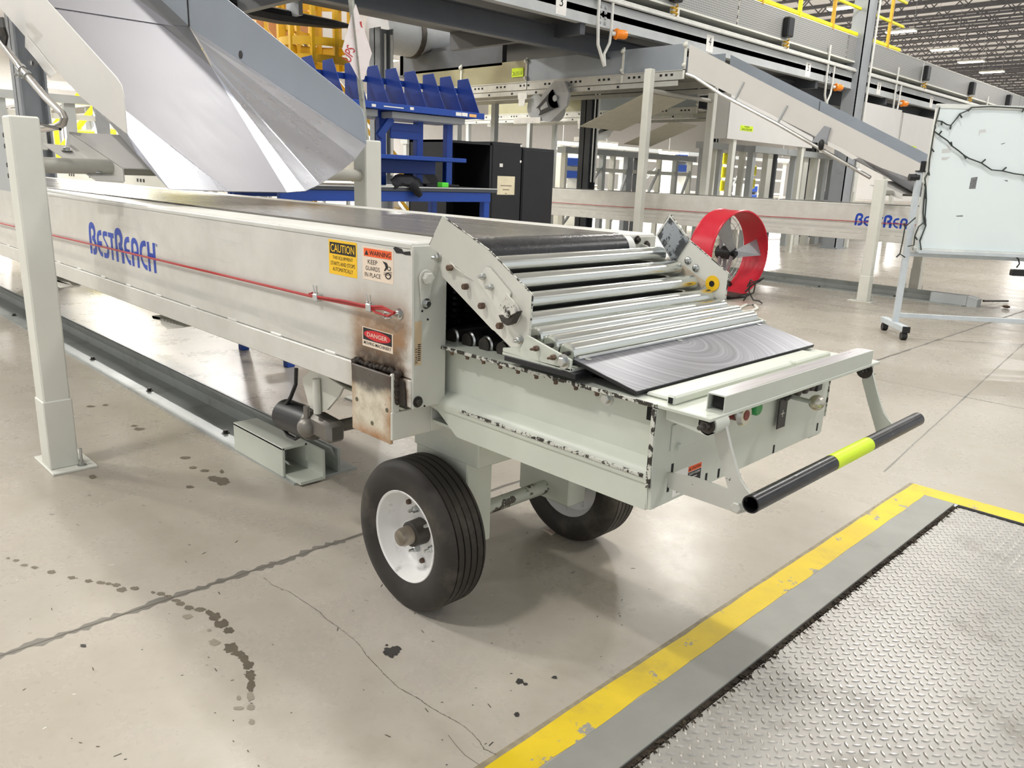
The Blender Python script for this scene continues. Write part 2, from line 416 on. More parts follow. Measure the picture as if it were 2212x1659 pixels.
STAIN = plain('damp_stain', (112, 104, 90), 0.4, 0, 0.12, 30)
STAIND = plain('dark_drop', (62, 60, 58), 0.4, 0, 0.2, 30)
JOINT = plain('joint_filler', (128, 126, 118), 0.5, 0, 0.12, 10)
CRACK = plain('crack_line', (88, 80, 68), 0.8)
CEIL = plain('deck_ceiling', (205, 205, 208), 0.8)
JOIST = plain('joist_steel', (92, 92, 96), 0.6)
# ---------------- the extendable loading conveyor in front ----------------
YP = -0.501            # outer face of the housing
CV = thing('extendable_conveyor', 'white extendable belt conveyor in front with rubber wheels and push handle at its end', 'conveyor', group='extendable conveyors')

def px(pts, y=None, x=None, z=None): return [at(u, v, x=x, y=y, z=z) for u, v in pts]

def housing(parent):
    b = MB(); XE = 0.05; XB = -9.0
    for s in (-1, 1):
        b.box(XB, XE, s * 0.501, s * 0.494, 0.745, 1.070)
        b.box(XB, XE, s * 0.501, s * 0.335, 1.060, 1.086, b=0.009, seg=3)
        b.box(XB, XE - 0.004, s * 0.496, s * 0.488, 0.735, 0.75)
        b.box(XB, XE, s * 0.506, s * 0.490, 0.668, 0.741, b=0.003)
        b.box(XB, XE, s * 0.49, s * 0.40, 0.668, 0.676)
        x = -0.30                                                   # stitch welds over the seam
        while x > XB:
            w = 0.05 + 0.03 * random.random()
            b.box(x - w, x, s * 0.5045, s * 0.49, 0.736, 0.750, b=0.004); x -= 0.30 + 0.05 * random.random()
    h = b.build('housing', HOUSING, parent)
    b = MB()
    for s in (-1, 1):
        b.box(0.044, 0.052, s * 0.5, s * 0.392, 0.664, 1.078, b=0.002)
        b.box(-0.25, 0.05, s * 0.398, s * 0.392, 0.664, 1.05)
    e = b.build('end_plate', PAINT, h)
    b = MB(); b.box(-0.62, -0.6, -0.49, 0.49, 0.66, 1.07); b.box(-0.62, 0.03, -0.392, 0.392, 0.66, 0.668); b.box(-0.6, 0.0, -0.392, -0.39, 0.668, 1.05); b.box(-0.6, 0.0, 0.39, 0.392, 0.668, 1.05)
    b.box(-9, -0.6, -0.49, 0.49, 0.68, 0.69); b.box(-9, 0.0, -0.34, 0.34, 1.055, 1.062)  # black sheet below the belt paints the shaded gap along its edges
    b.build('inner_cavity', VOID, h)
    return h
HS = housing(CV)
b = MB(); b.box(-9.0, 0.03, -0.322, 0.322, 1.079, 1.090, b=0.002)
BL = b.build('belt', BELT, CV)
b = MB(); b.lathe((0.03, -0.322, 1.038), (0, 1, 0), [(0, 0.045), (0, 0.052), (0.644, 0.052), (0.644, 0.045)], 40); b.build('belt_wrap', BELTEND, BL)
b = MB(); b.cyl((0.03, 0.322, 1.038), (0.03, 0.362, 1.038), 0.047, 32); b.cyl((0.03, -0.362, 1.038), (0.03, -0.322, 1.038), 0.047, 32); b.build('end_drum', plain('white_drum', (225, 225, 220), 0.35), CV)

# logo lettering, outlined glyph by glyph on the side panel
GL = ["178,962 160,780 140,600 128,400 127,320 135,265 150,232 175,216 205,222 235,255 262,320 280,400 288,470 286,540 276,600 290,640 308,700 322,780 328,860 326,930 315,975 295,997 270,995 245,985 235,850 262,848 278,830 282,790 272,740 255,700 235,670 215,650 207,545 225,545 238,520 243,480 238,430 225,395 205,370 190,366 178,380 174,420 180,520 195,640 205,760 215,880 222,975",
 "422,412 405,410 375,412 345,440 328,490 322,560 325,650 332,740 345,820 365,900 395,970 430,1030 475,1055 465,942 435,930 412,895 395,845 378,790 452,790 440,680 370,665 362,610 366,570 378,540 395,530 430,538",
 "563,455 520,436 490,432 468,445 457,480 458,530 470,590 490,640 520,700 550,770 568,840 572,900 568,945 555,965 535,962 495,945 502,1065 545,1082 580,1086 605,1070 616,1020 617,950 612,880 600,820 575,750 545,690 520,640 500,590 498,565 510,550 535,553 572,565",
 "583,458 718,490 722,610 690,603 730,1132 688,1120 642,590 592,575",
 "798,1158 775,900 755,700 745,560 742,470 752,410 775,370 810,355 850,370 885,420 915,500 932,590 935,680 925,760 915,795 935,830 955,900 970,980 988,1215 930,1200 912,990 900,920 880,875 848,858 835,715 860,712 875,680 876,630 862,570 840,530 820,518 805,530 797,570 805,680 825,880 850,1170",
 "1085,572 1045,568 1010,585 985,640 972,720 972,800 985,900 1005,1000 1035,1100 1075,1190 1110,1240 1142,1258 1135,1135 1100,1120 1070,1075 1040,1000 1028,960 1115,985 1110,885 1035,860 1020,800 1025,740 1045,710 1070,700 1098,708",
 "1175,1262 1150,950 1140,800 1140,700 1150,630 1170,598 1200,590 1240,610 1280,680 1305,770 1318,860 1322,950 1353,1320 1300,1305 1283,1045 1222,1025 1212,920 1270,930 1275,880 1262,800 1240,745 1215,722 1195,735 1187,780 1200,950 1227,1285",
 "1482,670 1435,660 1395,675 1365,720 1347,800 1342,900 1355,1010 1375,1100 1405,1200 1445,1290 1490,1355 1537,1378 1528,1250 1490,1240 1450,1190 1420,1120 1402,1030 1396,940 1402,860 1420,810 1450,795 1493,808",
 "1510,682 1562,692 1585,950 1663,975 1645,712 1703,722 1750,1445 1697,1430 1672,1120 1592,1100 1617,1402 1566,1390"]
b = MB()
for g in GL:
    P = [tuple(map(float, q.split(','))) for q in g.split()]
    P3 = [at(180 + x * 0.0904, 460 + y * 0.0904, y=YP - 0.0006) for x, y in P]
    b.faces(P3, [tuple(range(len(P3)))])
lg = b.build('logo_lettering', LOGO, HS, norm=False)
p0 = at(335, 533, y=YP - 0.0006)
lettering('TM', p0, (1, 0, 0), (0, 0, 1), 0.022, 0.012, LOGO, HS, 'trademark_lettering')

# safety pull cord along the side
b = MB(); Y = YP - 0.012
c0 = at(0, 482, y=Y); c1 = at(685, 643, y=Y); c2 = at(800, 665, y=Y - 0.008); c3 = at(852, 676, y=Y - 0.012)
pts = [(-9, Y, c0.z - 0.004), c0, at(340, 561, y=Y), c1, at(735, 653, y=Y - 0.004), c2, at(830, 667, y=Y - 0.012), c3]
b.tube(pts, 0.0042, 8)
b.tube([c1 + Vector((0, -0.004, 0.004)), at(745, 650, y=Y - 0.01), c2 + Vector((0, -0.004, 0.004)), at(825, 662, y=Y - 0.014), c3], 0.0032, 8)
b.tube([c2, at(812, 675, y=Y - 0.012), at(838, 683, y=Y - 0.014), c3], 0.003, 8)
b.tube([c1, at(676, 632, y=Y - 0.006), at(668, 634, y=Y - 0.008), at(683, 641, y=Y - 0.006)], 0.0032, 6)
CORD = b.build('pull_cord', REDC, CV)
b = MB()
for c in (c1, c2):
    b.box(c.x - 0.011, c.x + 0.011, c.y - 0.010, c.y + 0.010, c.z - 0.010, c.z + 0.012, b=0.003)
    for dx in (-0.006, 0.006): b.hexb((c.x + dx, c.y - 0.004, c.z + 0.01), (dx * 20, -0.1, 1), 0.004, 0.006, 0, 0.02)
b.build('cord_clamp', STEEL, CORD)
b = MB(); e = at(864, 678, y=YP)
b.hexb((e.x, YP, e.z), (0, -1, 0), 0.009, 0.008, 1.6); b.cyl((e.x, YP, e.z), (e.x, YP - 0.02, e.z), 0.004, 10)
b.tube([(e.x, YP - 0.02, e.z), (e.x - 0.012, YP - 0.024, e.z + 0.004), (e.x - 0.03, YP - 0.024, e.z + 0.002), (e.x - 0.036, YP - 0.024, e.z - 0.008), (e.x - 0.028, YP - 0.024, e.z - 0.013), (e.x - 0.008, YP - 0.022, e.z - 0.008)], 0.0036, 8)
b.build('eye_bolt', STEEL, CV)

# warning stickers
def sticker(name, u0, v0, u1, v1, mat, parent=CV, y=YP, r=0.0):
    a = at(u0, v0, y=y); c = at(u1, v1, y=y); b = MB(); b.box(a.x, c.x, y - 0.0006, y, c.z, a.z)
    return b.build(name, mat, parent), a.x, c.x, c.z, a.z
def qd(mat, parent, name, x0, x1, z0, z1, y):
    b = MB(); b.faces([(x0, y, z0), (x1, y, z0), (x1, y, z1), (x0, y, z1)], [(0, 1, 2, 3)]); return b.build(name, mat, parent, norm=False)
RX, UZ = (1, 0, 0), (0, 0, 1)
st, x0, x1, z0, z1 = sticker('caution_sticker', 710, 516, 772, 602, STKY); w, h = x1 - x0, z1 - z0; y = YP - 0.001
qd(INK, st, 'banner', x0 + w * .04, x1 - w * .04, z0 + h * .60, z1 - h * .07, y)
lettering('CAUTION', (x0 + w * .08, y - .0004, z0 + h * .65), RX, UZ, w * .84, h * .23, STKY, st, bold=0.01)
lettering('', (x0 + w * .07, y, z0 + h * .10), RX, UZ, w * .86, h * .44, INK, st, lines=[('THIS EQUIPMENT', .84), ('STARTS AND STOPS', 1), ('AUTOMATICALLY', .84)], gap=.45)
st, x0, x1, z0, z1 = sticker('warning_sticker', 783, 530, 850, 615, STKW); w, h = x1 - x0, z1 - z0
qd(ORNG, st, 'banner', x0 + w * .05, x1 - w * .05, z0 + h * .70, z1 - h * .06, y)
lettering('WARNING', (x0 + w * .24, y - .0004, z0 + h * .745), RX, UZ, w * .68, h * .14, INK, st, bold=0.012)
b = MB(); b.faces([(x0 + w * .08, y - .0004, z0 + h * .74), (x0 + w * .21, y - .0004, z0 + h * .74), (x0 + w * .145, y - .0004, z0 + h * .89)], [(0, 1, 2)]); b.build('alert_triangle', INK, st, norm=False)
lettering('', (x0 + w * .08, y, z0 + h * .09), RX, UZ, w * .52, h * .52, INK, st, lines=[('KEEP', .6), ('GUARDS', .9), ('IN PLACE', 1)], gap=.5)
b = MB()
def F2(pts): b.faces([(x0 + w * p, y, z0 + h * q) for p, q in pts], [tuple(range(len(pts)))])
F2([(.66, .63), (.80, .60), (.84, .52), (.82, .44), (.74, .34), (.71, .36), (.76, .46), (.74, .53)])
for cx, cz, rr in ((.87, .44, .055), (.84, .22, .085)):
    ro = [(cx + rr * (1.25 if i % 2 else 1) * math.cos(i * PI / 12), cz + rr * (1.25 if i % 2 else 1) * math.sin(i * PI / 12)) for i in range(24)]
    ri = [(cx + rr * .72 * math.cos(i * PI / 12), cz + rr * .72 * math.sin(i * PI / 12)) for i in range(24)]
    for i in range(24): F2([ro[i], ro[(i + 1) % 24], ri[(i + 1) % 24], ri[i]])
for q in range(3): F2([(.70, .30 - q * .03), (.96, .36 - q * .05), (.96, .345 - q * .05), (.70, .29 - q * .03)])
b.build('crush_pictogram', INK, st, norm=False)
st, x0, x1, z0, z1 = sticker('danger_sticker', 783, 704, 849, 765, STKW); w, h = x1 - x0, z1 - z0
qd(INK, st, 'banner', x0 + w * .03, x1 - w * .03, z0 + h * .34, z1 - h * .04, y)
b = MB(); b.faces([(x0 + w * (.5 + .44 * math.cos(t * PI / 18)), y - .0003, z0 + h * (.65 + .26 * math.sin(t * PI / 18))) for t in range(36)], [tuple(range(36))]); b.build('red_oval', STKR, st, norm=False)
lettering('DANGER', (x0 + w * .17, y - .0007, z0 + h * .54), RX, UZ, w * .66, h * .22, STKW, st, bold=0.012)
lettering('MOVING MACHINERY', (x0 + w * .05, y, z0 + h * .10), RX, UZ, w * .90, h * .17, INK, st, bold=0.01)
# marker scribble beside the warning sticker
b = MB(); b.faces(px([(849, 536), (854, 533), (868, 538), (871, 544), (886, 543), (887, 552), (876, 551), (868, 548), (856, 547)], y=YP - 0.0007), [tuple(range(9))]); b.build('marker_smudge', INK, HS, norm=False)

# end strip fittings on the plate facing the wheels
XE = 0.0525
lk = MB()
A, B = at(918, 600, x=XE), at(917, 655, x=XE)
n = 10; O = []
for i in range(n + 1): t = PI * i / n; O.append((XE, A.y + 0.021 * math.cos(t), A.z + 0.021 * math.sin(t)))
for i in range(n + 1): t = PI + PI * i / n; O.append((XE, B.y + 0.013 * math.cos(t), B.z + 0.013 * math.sin(t)))
lk.prism(O, (0.006, 0, 0), b=0.0015); LK = lk.build('tie_link', PAINT, CV)
b = MB(); b.hexb((XE + .006, A.y, A.z), (1, 0, 0), 0.0155, 0.012, 0); b.build('link_bolt', PAINT, LK)
b = MB(); b.hexb((XE + .006, B.y, B.z), (1, 0, 0), 0.0095, 0.009, 1.4); b.build('link_nut', STEEL, LK)
b = MB(); c = at(902, 868, x=XE); b.hexb((XE, c.y, c.z), (1, 0, 0), 0.010, 0.009, 1.5); b.build('end_bolt', DKSTEEL, CV)
b = MB(); c, d = at(896, 695, x=XE), at(910, 788, x=XE); b.box(XE, XE + .0006, c.y, d.y, d.z, c.z); tp = b.build('tape_label', TAN, CV)
b = MB()
for i in range(9): b.box(XE + .0006, XE + .001, d.y - .012, d.y - .003, d.z + .012 + i * .005, d.z + .0145 + i * .005)
b.build('bar_code', INK, tp)
lettering('204133', (XE + .0012, c.y + .008, d.z + .004), (0, 0, 1), (0, -1, 0), .04, .007, INK, tp)
b = MB()
for u, v in ((912, 672), (917, 877), (924, 690)):
    c = at(u, v, x=XE); b.cyl((XE - .002, c.y, c.z), (XE + .0007, c.y, c.z), .0028, 10)
b.build('drilled_hole', VOID, HS)
# far end plate fittings
b = MB()
for u, v in ((1376, 518), (1396, 529)):
    c = at(u, v, x=XE); b.hexb((XE, c.y, c.z), (1, 0, 0), .009, .009, 1.5)
b.build('end_bolt', DKSTEEL, CV)

# welded end bracket, burnt by the torch, with its crossbar
b = MB(); Y0, Y1 = -0.520, -0.507
b.m(0).box(-0.183, -0.004, -0.528, -0.519, 0.560, 0.745, b=0.002)
b.m(1).box(-0.006, 0.003, -0.528, -0.40, 0.572, 0.648, b=0.002)
b.m(1).box(-0.012, 0.000, -0.526, -0.501, 0.60, 0.75, b=0.003)
BR = b.build('welded_bracket', [BURNT, PAINT], CV)
b = MB()
for i in range(26):
    t = i / 25; b.sphere((-0.19 + 0.20 * t, -0.512 + 0.004 * random.random(), 0.747 + 0.006 * random.random()), 0.0055 + 0.004 * random.random(), 8)
for i in range(16): b.sphere((0.0 + 0.004 * random.random(), -0.511, 0.675 + 0.07 * i / 15), 0.007 + 0.003 * random.random(), 8)
for i in range(10): b.sphere((-0.187, -0.511, 0.675 + 0.07 * i / 9), 0.007 + 0.003 * random.random(), 8)
b.prism([(-0.20, -0.507, 0.672), (-0.183, -0.507, 0.672), (-0.183, -0.507, 0.745), (-0.205, -0.507, 0.752)], (0, -0.008, 0), b=.002)
b.prism([(0.003, -0.507, 0.672), (0.038, -0.507, 0.668), (0.030, -0.507, 0.735), (0.003, -0.507, 0.745)], (0, -0.004, 0), b=.001)
b.build('weld_bead', SOOT, BR)
b = MB()
for u, v in ((771, 862), (836, 886), (804, 914)):
    c = at(u, v, y=-0.528); b.cyl((c.x, -.5275, c.z), (c.x, -.529, c.z), .006, 14)
b.build('bolt_hole', plain('hole_olive', (92, 90, 70), .7), BR)
b = MB(); b.box(-0.05, 0.003, -0.40, 0.528, 0.572, 0.648, b=.003); b.box(-0.003, 0.001, -0.40, 0.40, 0.655, 0.68)
b.build('crossbar', PAINT, CV)

# drive motor hanging from a gusset below the housing
DR = None
b = MB(); yb = -0.45
b.prism(px([(652, 818), (676, 795), (741, 836), (732, 855), (706, 886), (686, 890), (668, 880)], y=yb), (0, 0.008, 0))
b.cyl(at(683, 818, y=yb - .012), at(686, 893, y=yb - .012), 0.012, 12)
GS = b.build('motor_gusset', PAINT, CV)
b = MB(); mA, mB_ = at(614, 893, y=-0.43), at(676, 917, y=-0.43); ax = (mB_ - mA).normalized()
b.lathe(mA, ax, [(0, 0.0), (0, 0.040), (0.012, 0.052), ((mB_ - mA).length, 0.052)], 32)
MO = b.build('drive_motor', BLACK, CV)
b = MB(); b.lathe(mB_, ax, [(0, 0.052), (0.010, 0.050), (0.014, 0.030), (0.05, 0.028)], 28)
g = mB_ + ax * 0.045 + Vector((0, -0.01, 0)); b.sphere(g + Vector((-0.012, -0.03, 0.006)), 0.032, 18)
b.obox(g + Vector((0.04, 0.01, 0.01)), (0.045, 0.01, -0.01), (0.0, 0.032, 0), (0.0, 0.0, 0.034), b=0.012)
b.cyl(g + Vector((0.05, 0.02, 0.01)), g + Vector((0.05, 0.30, 0.01)), 0.02, 14)
b.cyl(g + Vector((-0.012, -0.03, 0.03)), g + Vector((-0.012, -0.03, 0.075)), 0.010, 10)
b.build('gearbox', plain('gearbox_grey', (128, 124, 118), .45, .6, .1), MO)
b = MB(); b.tube([at(640, 795, y=-.44), at(639, 830, y=-.445), at(628, 858, y=-.45), at(615, 880, y=-.45), at(608, 900, y=-.45), at(612, 925, y=-.45), at(622, 940, y=-.45), at(638, 948, y=-.45), at(652, 940, y=-.44), at(655, 930, y=-.43)], 0.0065, 8)
b.build('motor_cable', BLACK, MO)
b = MB()
for uv in ([(100, 598), (110, 600), (112, 612), (130, 622), (158, 617), (150, 610), (102, 603)], [(328, 682), (346, 686), (348, 700), (362, 711), (400, 706), (352, 690), (330, 688)]):
    b.prism(px(uv, y=-0.47), (0, 0.06, 0))
b.build('cable_hook', PAINT, CV)
# ---------------- nose: boom, roller ramp, deck, handle, wheels ----------------
NB = MB(); XF = 0.73
for s in (-1, 1):
    NB.m(0).box(-0.6, XF - .015, s * 0.372, s * 0.362, 0.668, 0.812)
    NB.box(-0.6, XF - .002, s * 0.408, s * 0.335, 0.812, 0.820, b=0.001)
    # ledge and apron
    prof = [(0.372, 0.692), (0.398, 0.682), (0.408, 0.674), (0.412, 0.662), (0.409, 0.648), (0.404, 0.645), (0.400, 0.655), (0.372, 0.676)]
    NB.prism([(XF - 0.012, s * yy, zz) for yy, zz in prof], (-(XF - 0.012 + 0.02), 0, 0))
    NB.prism([(-0.02, s * 0.399, 0.66), (-0.02, s * 0.399, 0.652), (0.04, s * 0.399, 0.640), (0.118, s * 0.399, 0.588), (XF - .012, s * 0.399, 0.588), (XF - .012, s * 0.399, 0.66)], (0, s * 0.007, 0))
    # end gusset at the corner
    NB.prism([(XF - 0.012, s * yy, zz) for yy, zz in ((0.335, 0.812), (0.409, 0.812), (0.411, 0.70), (0.412, 0.66), (0.404, 0.590), (0.335, 0.590))], (0.004, 0, 0))
NB.box(-0.5, XF - .014, -0.395, 0.395, 0.598, 0.606)
BOOM = NB.build('boom_frame', PAINTN, CV)
b = MB()
for s in (-1, 1):
    b.box(0.05, XF, s * 0.4095, s * 0.406, 0.8115, 0.8205, b=.001)
    b.box(0.13, XF - .02, s * 0.4135, s * 0.409, 0.660, 0.668, b=.001)
    b.box(XF - .0125, XF - .0015, s * 0.4125, s * 0.409, 0.64, 0.81, b=.001)
b.build('worn_edge', CHIPPY, BOOM)
b = MB()
b.prism([(XF - .0075, -.409, .811), (XF - .0075, -.411, .70), (XF - .0075, -.404, .592), (XF - .0075, .392, .600), (XF - .0075, .400, .811)], (.0075, 0, 0))
FP = b.build('front_panel', PAINTN, CV)
b = MB()
c, d = at(1452, 914, x=XF), at(1452, 974, x=XF)
b.box(XF, XF + .003, c.y, c.y + 0.155, d.z, c.z - .004, b=.001); AP = b.build('access_cover', PAINTN, CV)
b = MB(); c = at(1461, 963, x=XF); b.hexb((XF + .003, c.y, c.z), (1, 0, 0), .0075, .006, 1.3); b.build('cover_screw', PAINTN, AP)
b = MB()
for u, v, r in ((1452, 1012, 0), (1552, 1022, 0), (1525, 1032, 0), (1671, 970, 0), (1765, 922, 0), (1443, 1052, 0)):
    c = at(u, v, x=XF); b.box(XF - .001, XF + .0006, c.y - .004, c.y + .004, c.z - .011, c.z + .011)
b.build('slot', VOID, FP)
# shock caution sticker
c, d = at(1456, 1020, x=XF), at(1456, 1076, x=XF); e = at(1517, 993, x=XF); yy0, yy1, zz0, zz1 = c.y, e.y, d.z + .004, c.z
b = MB(); b.box(XF, XF + .0007, yy0, yy1, zz0, zz1); st = b.build('shock_sticker', PAPER, CV)
w, h = yy1 - yy0, zz1 - zz0; RY = (0, 1, 0); xx = XF + .0011
def qx(mat, nm, p0, p1, q0, q1, xo=0):
    b = MB(); b.faces([(xx + xo, yy0 + w * p, zz0 + h * q) for p, q in ((p0, q0), (p1, q0), (p1, q1), (p0, q1))], [(0, 1, 2, 3)]); return b.build(nm, mat, st, norm=False)
qx(ORNG, 'banner', .5, .98, .76, .98); qx(INK, 'text_block', .5, .98, .06, .74)
lettering('CAUTION', (xx + .0004, yy0 + w * .62, zz0 + h * .82), RY, UZ, w * .33, h * .10, INK, st, bold=.01)
b = MB(); b.faces([(xx + .0004, yy0 + w * p, zz0 + h * q) for p, q in ((.52, .81), (.60, .81), (.56, .92))], [(0, 1, 2)]); b.build('alert_triangle', INK, st, norm=False)
lettering('SHOCK HAZARD', (xx + .0004, yy0 + w * .54, zz0 + h * .62), RY, UZ, w * .40, h * .08, PAPER, st, bold=.008)
b = MB()
for q in (.50, .42, .34, .26, .18): b.faces([(xx + .0004, yy0 + w * p, zz0 + h * z) for p, z in ((.53, q), (.93 - (q * 7 % .2), q), (.93 - (q * 7 % .2), q + .03), (.53, q + .03))], [(0, 1, 2, 3)])
b.build('text_lines', PAPER, st, norm=False)
b = MB()
for k, (p, q0, q1) in enumerate(((.16, .30, .62), (.22, .32, .72), (.28, .33, .76), (.34, .32, .72))): b.faces([(xx, yy0 + w * a, zz0 + h * z) for a, z in ((p - .018, q0), (p + .018, q0), (p + .018, q1), (p - .018, q1))], [(0, 1, 2, 3)])
b.faces([(xx, yy0 + w * a, zz0 + h * z) for a, z in ((.14, .12), (.36, .12), (.38, .36), (.44, .46), (.42, .50), (.36, .40), (.14, .40))], [tuple(range(7))])
b.build('hand_pictogram', INK, st, norm=False)

# roller ramp
RP = MB()
rollc = [(0.143, 1.030), (0.205, 0.993), (0.266, 0.955), (0.327, 0.920), (0.376, 0.896), (0.425, 0.886), (0.476, 0.877)]
for i, (x, z) in enumerate(rollc):
    b = MB(); r = 0.0245
    b.lathe((x, -0.402, z), (0, 1, 0), [(0, .012), (0, .021), (.004, r), (.80, r), (.804, .021), (.804, .012)], 28)
    ro = b.build('roller', ROLL, CV)
    b = MB(); b.cyl((x, -0.412, z), (x, 0.412, z), 0.0055, 6); b.build('axle', DKSTEEL, ro)
# lower transfer rollers inside the nose
for i in range(7):
    x = 0.02 + 0.066 * i
    b = MB(); b.lathe((x, -0.345, 0.832 - 0.0), (0, 1, 0), [(0, .012), (0, .020), (.004, .0235), (.684, .0235), (.688, .02), (.688, .012)], 22); ro = b.build('lower_roller', STEEL, CV)
    b = MB(); b.cyl((x, -0.352, 0.832), (x, -0.33, 0.832), 0.0195, 16); b.build('end_cap', DKSTEEL, ro)
b = MB(); b.box(-0.4, 0.66, -0.333, 0.333, 0.70, 0.80); b.build('nose_interior', VOID, BOOM)  # black box in place of the shaded inside of the nose
b = MB(); b.prism([(0.075, -.40, 1.005), (0.36, -.40, .845), (0.36, -.40, .838), (0.075, -.40, .99)], (0, .80, 0)); b.build('roller_gap_shade', VOID, CV)  # black sheet added to paint the shade between the rollers
# coiled hoses behind the end plate
for k, (u, w_) in enumerate(((952, 0), (981, 1), (1010, 0))):
    p = at(u, 620, x=-0.03 - .05 * k); b = MB()
    for j in range(9): b.lathe((p.x, p.y, 0.845 + j * 0.017), (0.25, 0.1, 1), [(0, .012), (.002, .017), (.010, .017), (.013, .012)], 14)
    b.build('coiled_hose', BLACK, CV)
# guide plates either side of the rollers
F1, F2_ = at(1055.7, 541.6, y=-.42), at(1024.8, 608, y=-.42)
def guide(s):
    def q(p, y=None): return Vector((p[0], s * (p[1] if y is None else y), p[2]))
    G = lambda u, v: (lambda p: (p.x, 0.42, p.z))(at(u, v, y=-.42))
    ap, fc = (0.123, 0.469, 1.151), (0.077, 0.471, 1.081)
    f1, f2 = G(1055.7, 541.6), G(1024.8, 608)
    outl = [f1, (0.379, .42, 0.995), (0.376, .42, 0.894), G(1125, 762), G(1110, 757), G(1068, 715), G(1063, 712), G(955, 597), G(953, 585), G(946, 572), G(950, 549), G(963, 555), G(981, 577), f2]
    b = MB(); b.sheet([[q(p) for p in outl], [q(f1), q(f2), q(fc), q(ap)]]); b.thick(0.004)
    return b.build('guide_plate', GUARD if s < 0 else [GUARD], CV)
GP = guide(-1); GF = guide(1)
for s_, g_ in ((-1, GP), (1, GF)):
    b = MB(); y_ = .422
    E_ = [(0.077, .4725, 1.081), (0.123, .4705, 1.151), (F1.x, y_, F1.z), (0.379, y_, .995), (0.376, y_, .894)]
    for p, q in zip(E_, E_[1:]): b.beam((p[0], s_ * (p[1] - .004), p[2]), (q[0], s_ * (q[1] - .004), q[2]), .0052, .003, up=(0, 1, 0) if p[0] != q[0] else (0, 1, 0))
    b.build('chipped_rim', CHIPPY, g_)
b = MB()
G = lambda u, v, yo=-.4225: at(u, v, y=yo)
for u, v in ((945, 556), (1047, 597), (1064, 620)): b.hexb(G(u, v), (0, -1, 0), .0085, .009, 1.6, tip=.013)
b.hexb(G(1123, 735), (0, -1, 0), .008, .008, 1.3, tip=.014)
b.build('guide_nut', STEEL, GP)
b = MB()
for u, v in ((977, 578), (1010.5, 618.5), (1046, 660), (1085, 703)): b.hexb(G(u, v), (0, -1, 0), .0082, .013, 0)
b.build('axle_bolt', RUSTB, GP)
# backing bracket and photo-eye with its clip on the near plate
b = MB(); b.prism(px([(1052, 576), (1060, 578), (1105, 632), (1090, 690), (1032, 602)], y=-.4225), (0, -.003, 0)); SB = b.build('sensor_bracket', GUARD, GP)
b = MB(); cc = at(1106, 677, y=-.424); b.lathe((cc.x, -.424, cc.z), (0, -1, 0), [(0, .027), (.006, .027), (.010, .022), (.010, .0)], 24); PE = b.build('photo_eye', plain('eye_white', (230, 226, 220), .4), CV)
b = MB(); pts = px([(1093, 633), (1112, 655), (1112, 676), (1098, 684), (1076, 665)], y=-.452); b.prism(pts, (0, .004, 0), b=.001); b.hexb(at(1096, 679, y=-.452), (0, -1, 0), .006, .006, 1.4); b.build('eye_clip', plain('worn_clip', (206, 204, 194), .45, 0, .05, 9, chips=((60, 54, 48), .56, 60)), PE)
b = MB(); b.prism(px([(1075, 680), (1090, 690), (1117, 672), (1104, 700), (1094, 704), (1082, 696)], y=-.448), (0, .02, 0), b=.002); b.build('eye_body', DKSTEEL, PE)
# far plate: bare worn patch, rivets, tape residue and yellow eye
b = MB()
for u, v in ((1486, 563), (1503, 579)): c = at(u, v, y=.416); b.sphere((c.x, .416, c.z), .0125, 14, (1, .5, 1))
b.build('dome_bolt', STEEL, GF)
b = MB(); b.faces(px([(1466, 577), (1476, 573), (1490, 583), (1505, 596), (1521, 605), (1523, 615), (1517, 622), (1504, 613), (1488, 601), (1472, 588)], y=.4150), [tuple(range(10))]); b.build('tape_residue', plain('residue', (204, 190, 168), .8, 0, .12, 30, grime=((120, 100, 80), 60, .55, .6)), GF, norm=False)
c = at(1540, 612, y=.418); b = MB(); b.lathe((c.x, .4165, c.z), (0, -1, 0), [(0, .0235), (.003, .0235), (.003, .0)], 24); ye = b.build('yellow_eye', STKY, CV)
b = MB(); b.lathe((c.x - .001, .4134, c.z - .001), (0, -1, 0), [(0, .009), (.001, .009), (.001, 0)], 20); b.build('eye_pupil', INK, ye)
b = MB(); b.faces([(0.125, .4625, 1.143), (0.083, .4635, 1.082), F2_.to_tuple()[:1] + (.4125, F2_.z), F1.to_tuple()[:1] + (.4125, F1.z)], [(0, 1, 2, 3)]); b.build('worn_patch', plain('worn_guide', (150, 156, 160), .4, .3, .1, 8, chips=((58, 60, 64), .52, 16)), GF, norm=False)
# lower roller channel
b = MB()
for s in (-1, 1):
    a0, a1 = 0.30, 0.512
    b.prism([(a0, s * .428, .862), (a0, s * .428, .853), (a1, s * .428, .848), (a1, s * .428, .873), (.375, s * .428, .905), (.36, s * .428, .872)], (0, -s * .006, 0), b=.001)
    b.box(0.30, 0.512, s * .428, s * .37, .846, .852)
CH = b.build('roller_channel', PAINTN, CV)
b = MB()
for u, v in ((1162, 752), (1199, 771)): b.hexb(at(u, v, y=-.428), (0, -1, 0), .0065, .01, 0, tip=.014)
b.build('axle_bolt', RUSTB, CH)
b = MB(); b.hexb(at(1218, 781, y=-.428), (0, -1, 0), .0115, .010, 1.45); b.build('channel_bolt', STEEL, CH)
b = MB(); b.box(.31, .53, -.432, .432, .834, .846, b=.001); b.build('base_strip', BLKM, CH)
b = MB(); b.cyl((.508, -.40, .872), (.508, .41, .872), .0045, 8); b.build('stop_rod', STEEL, CH)
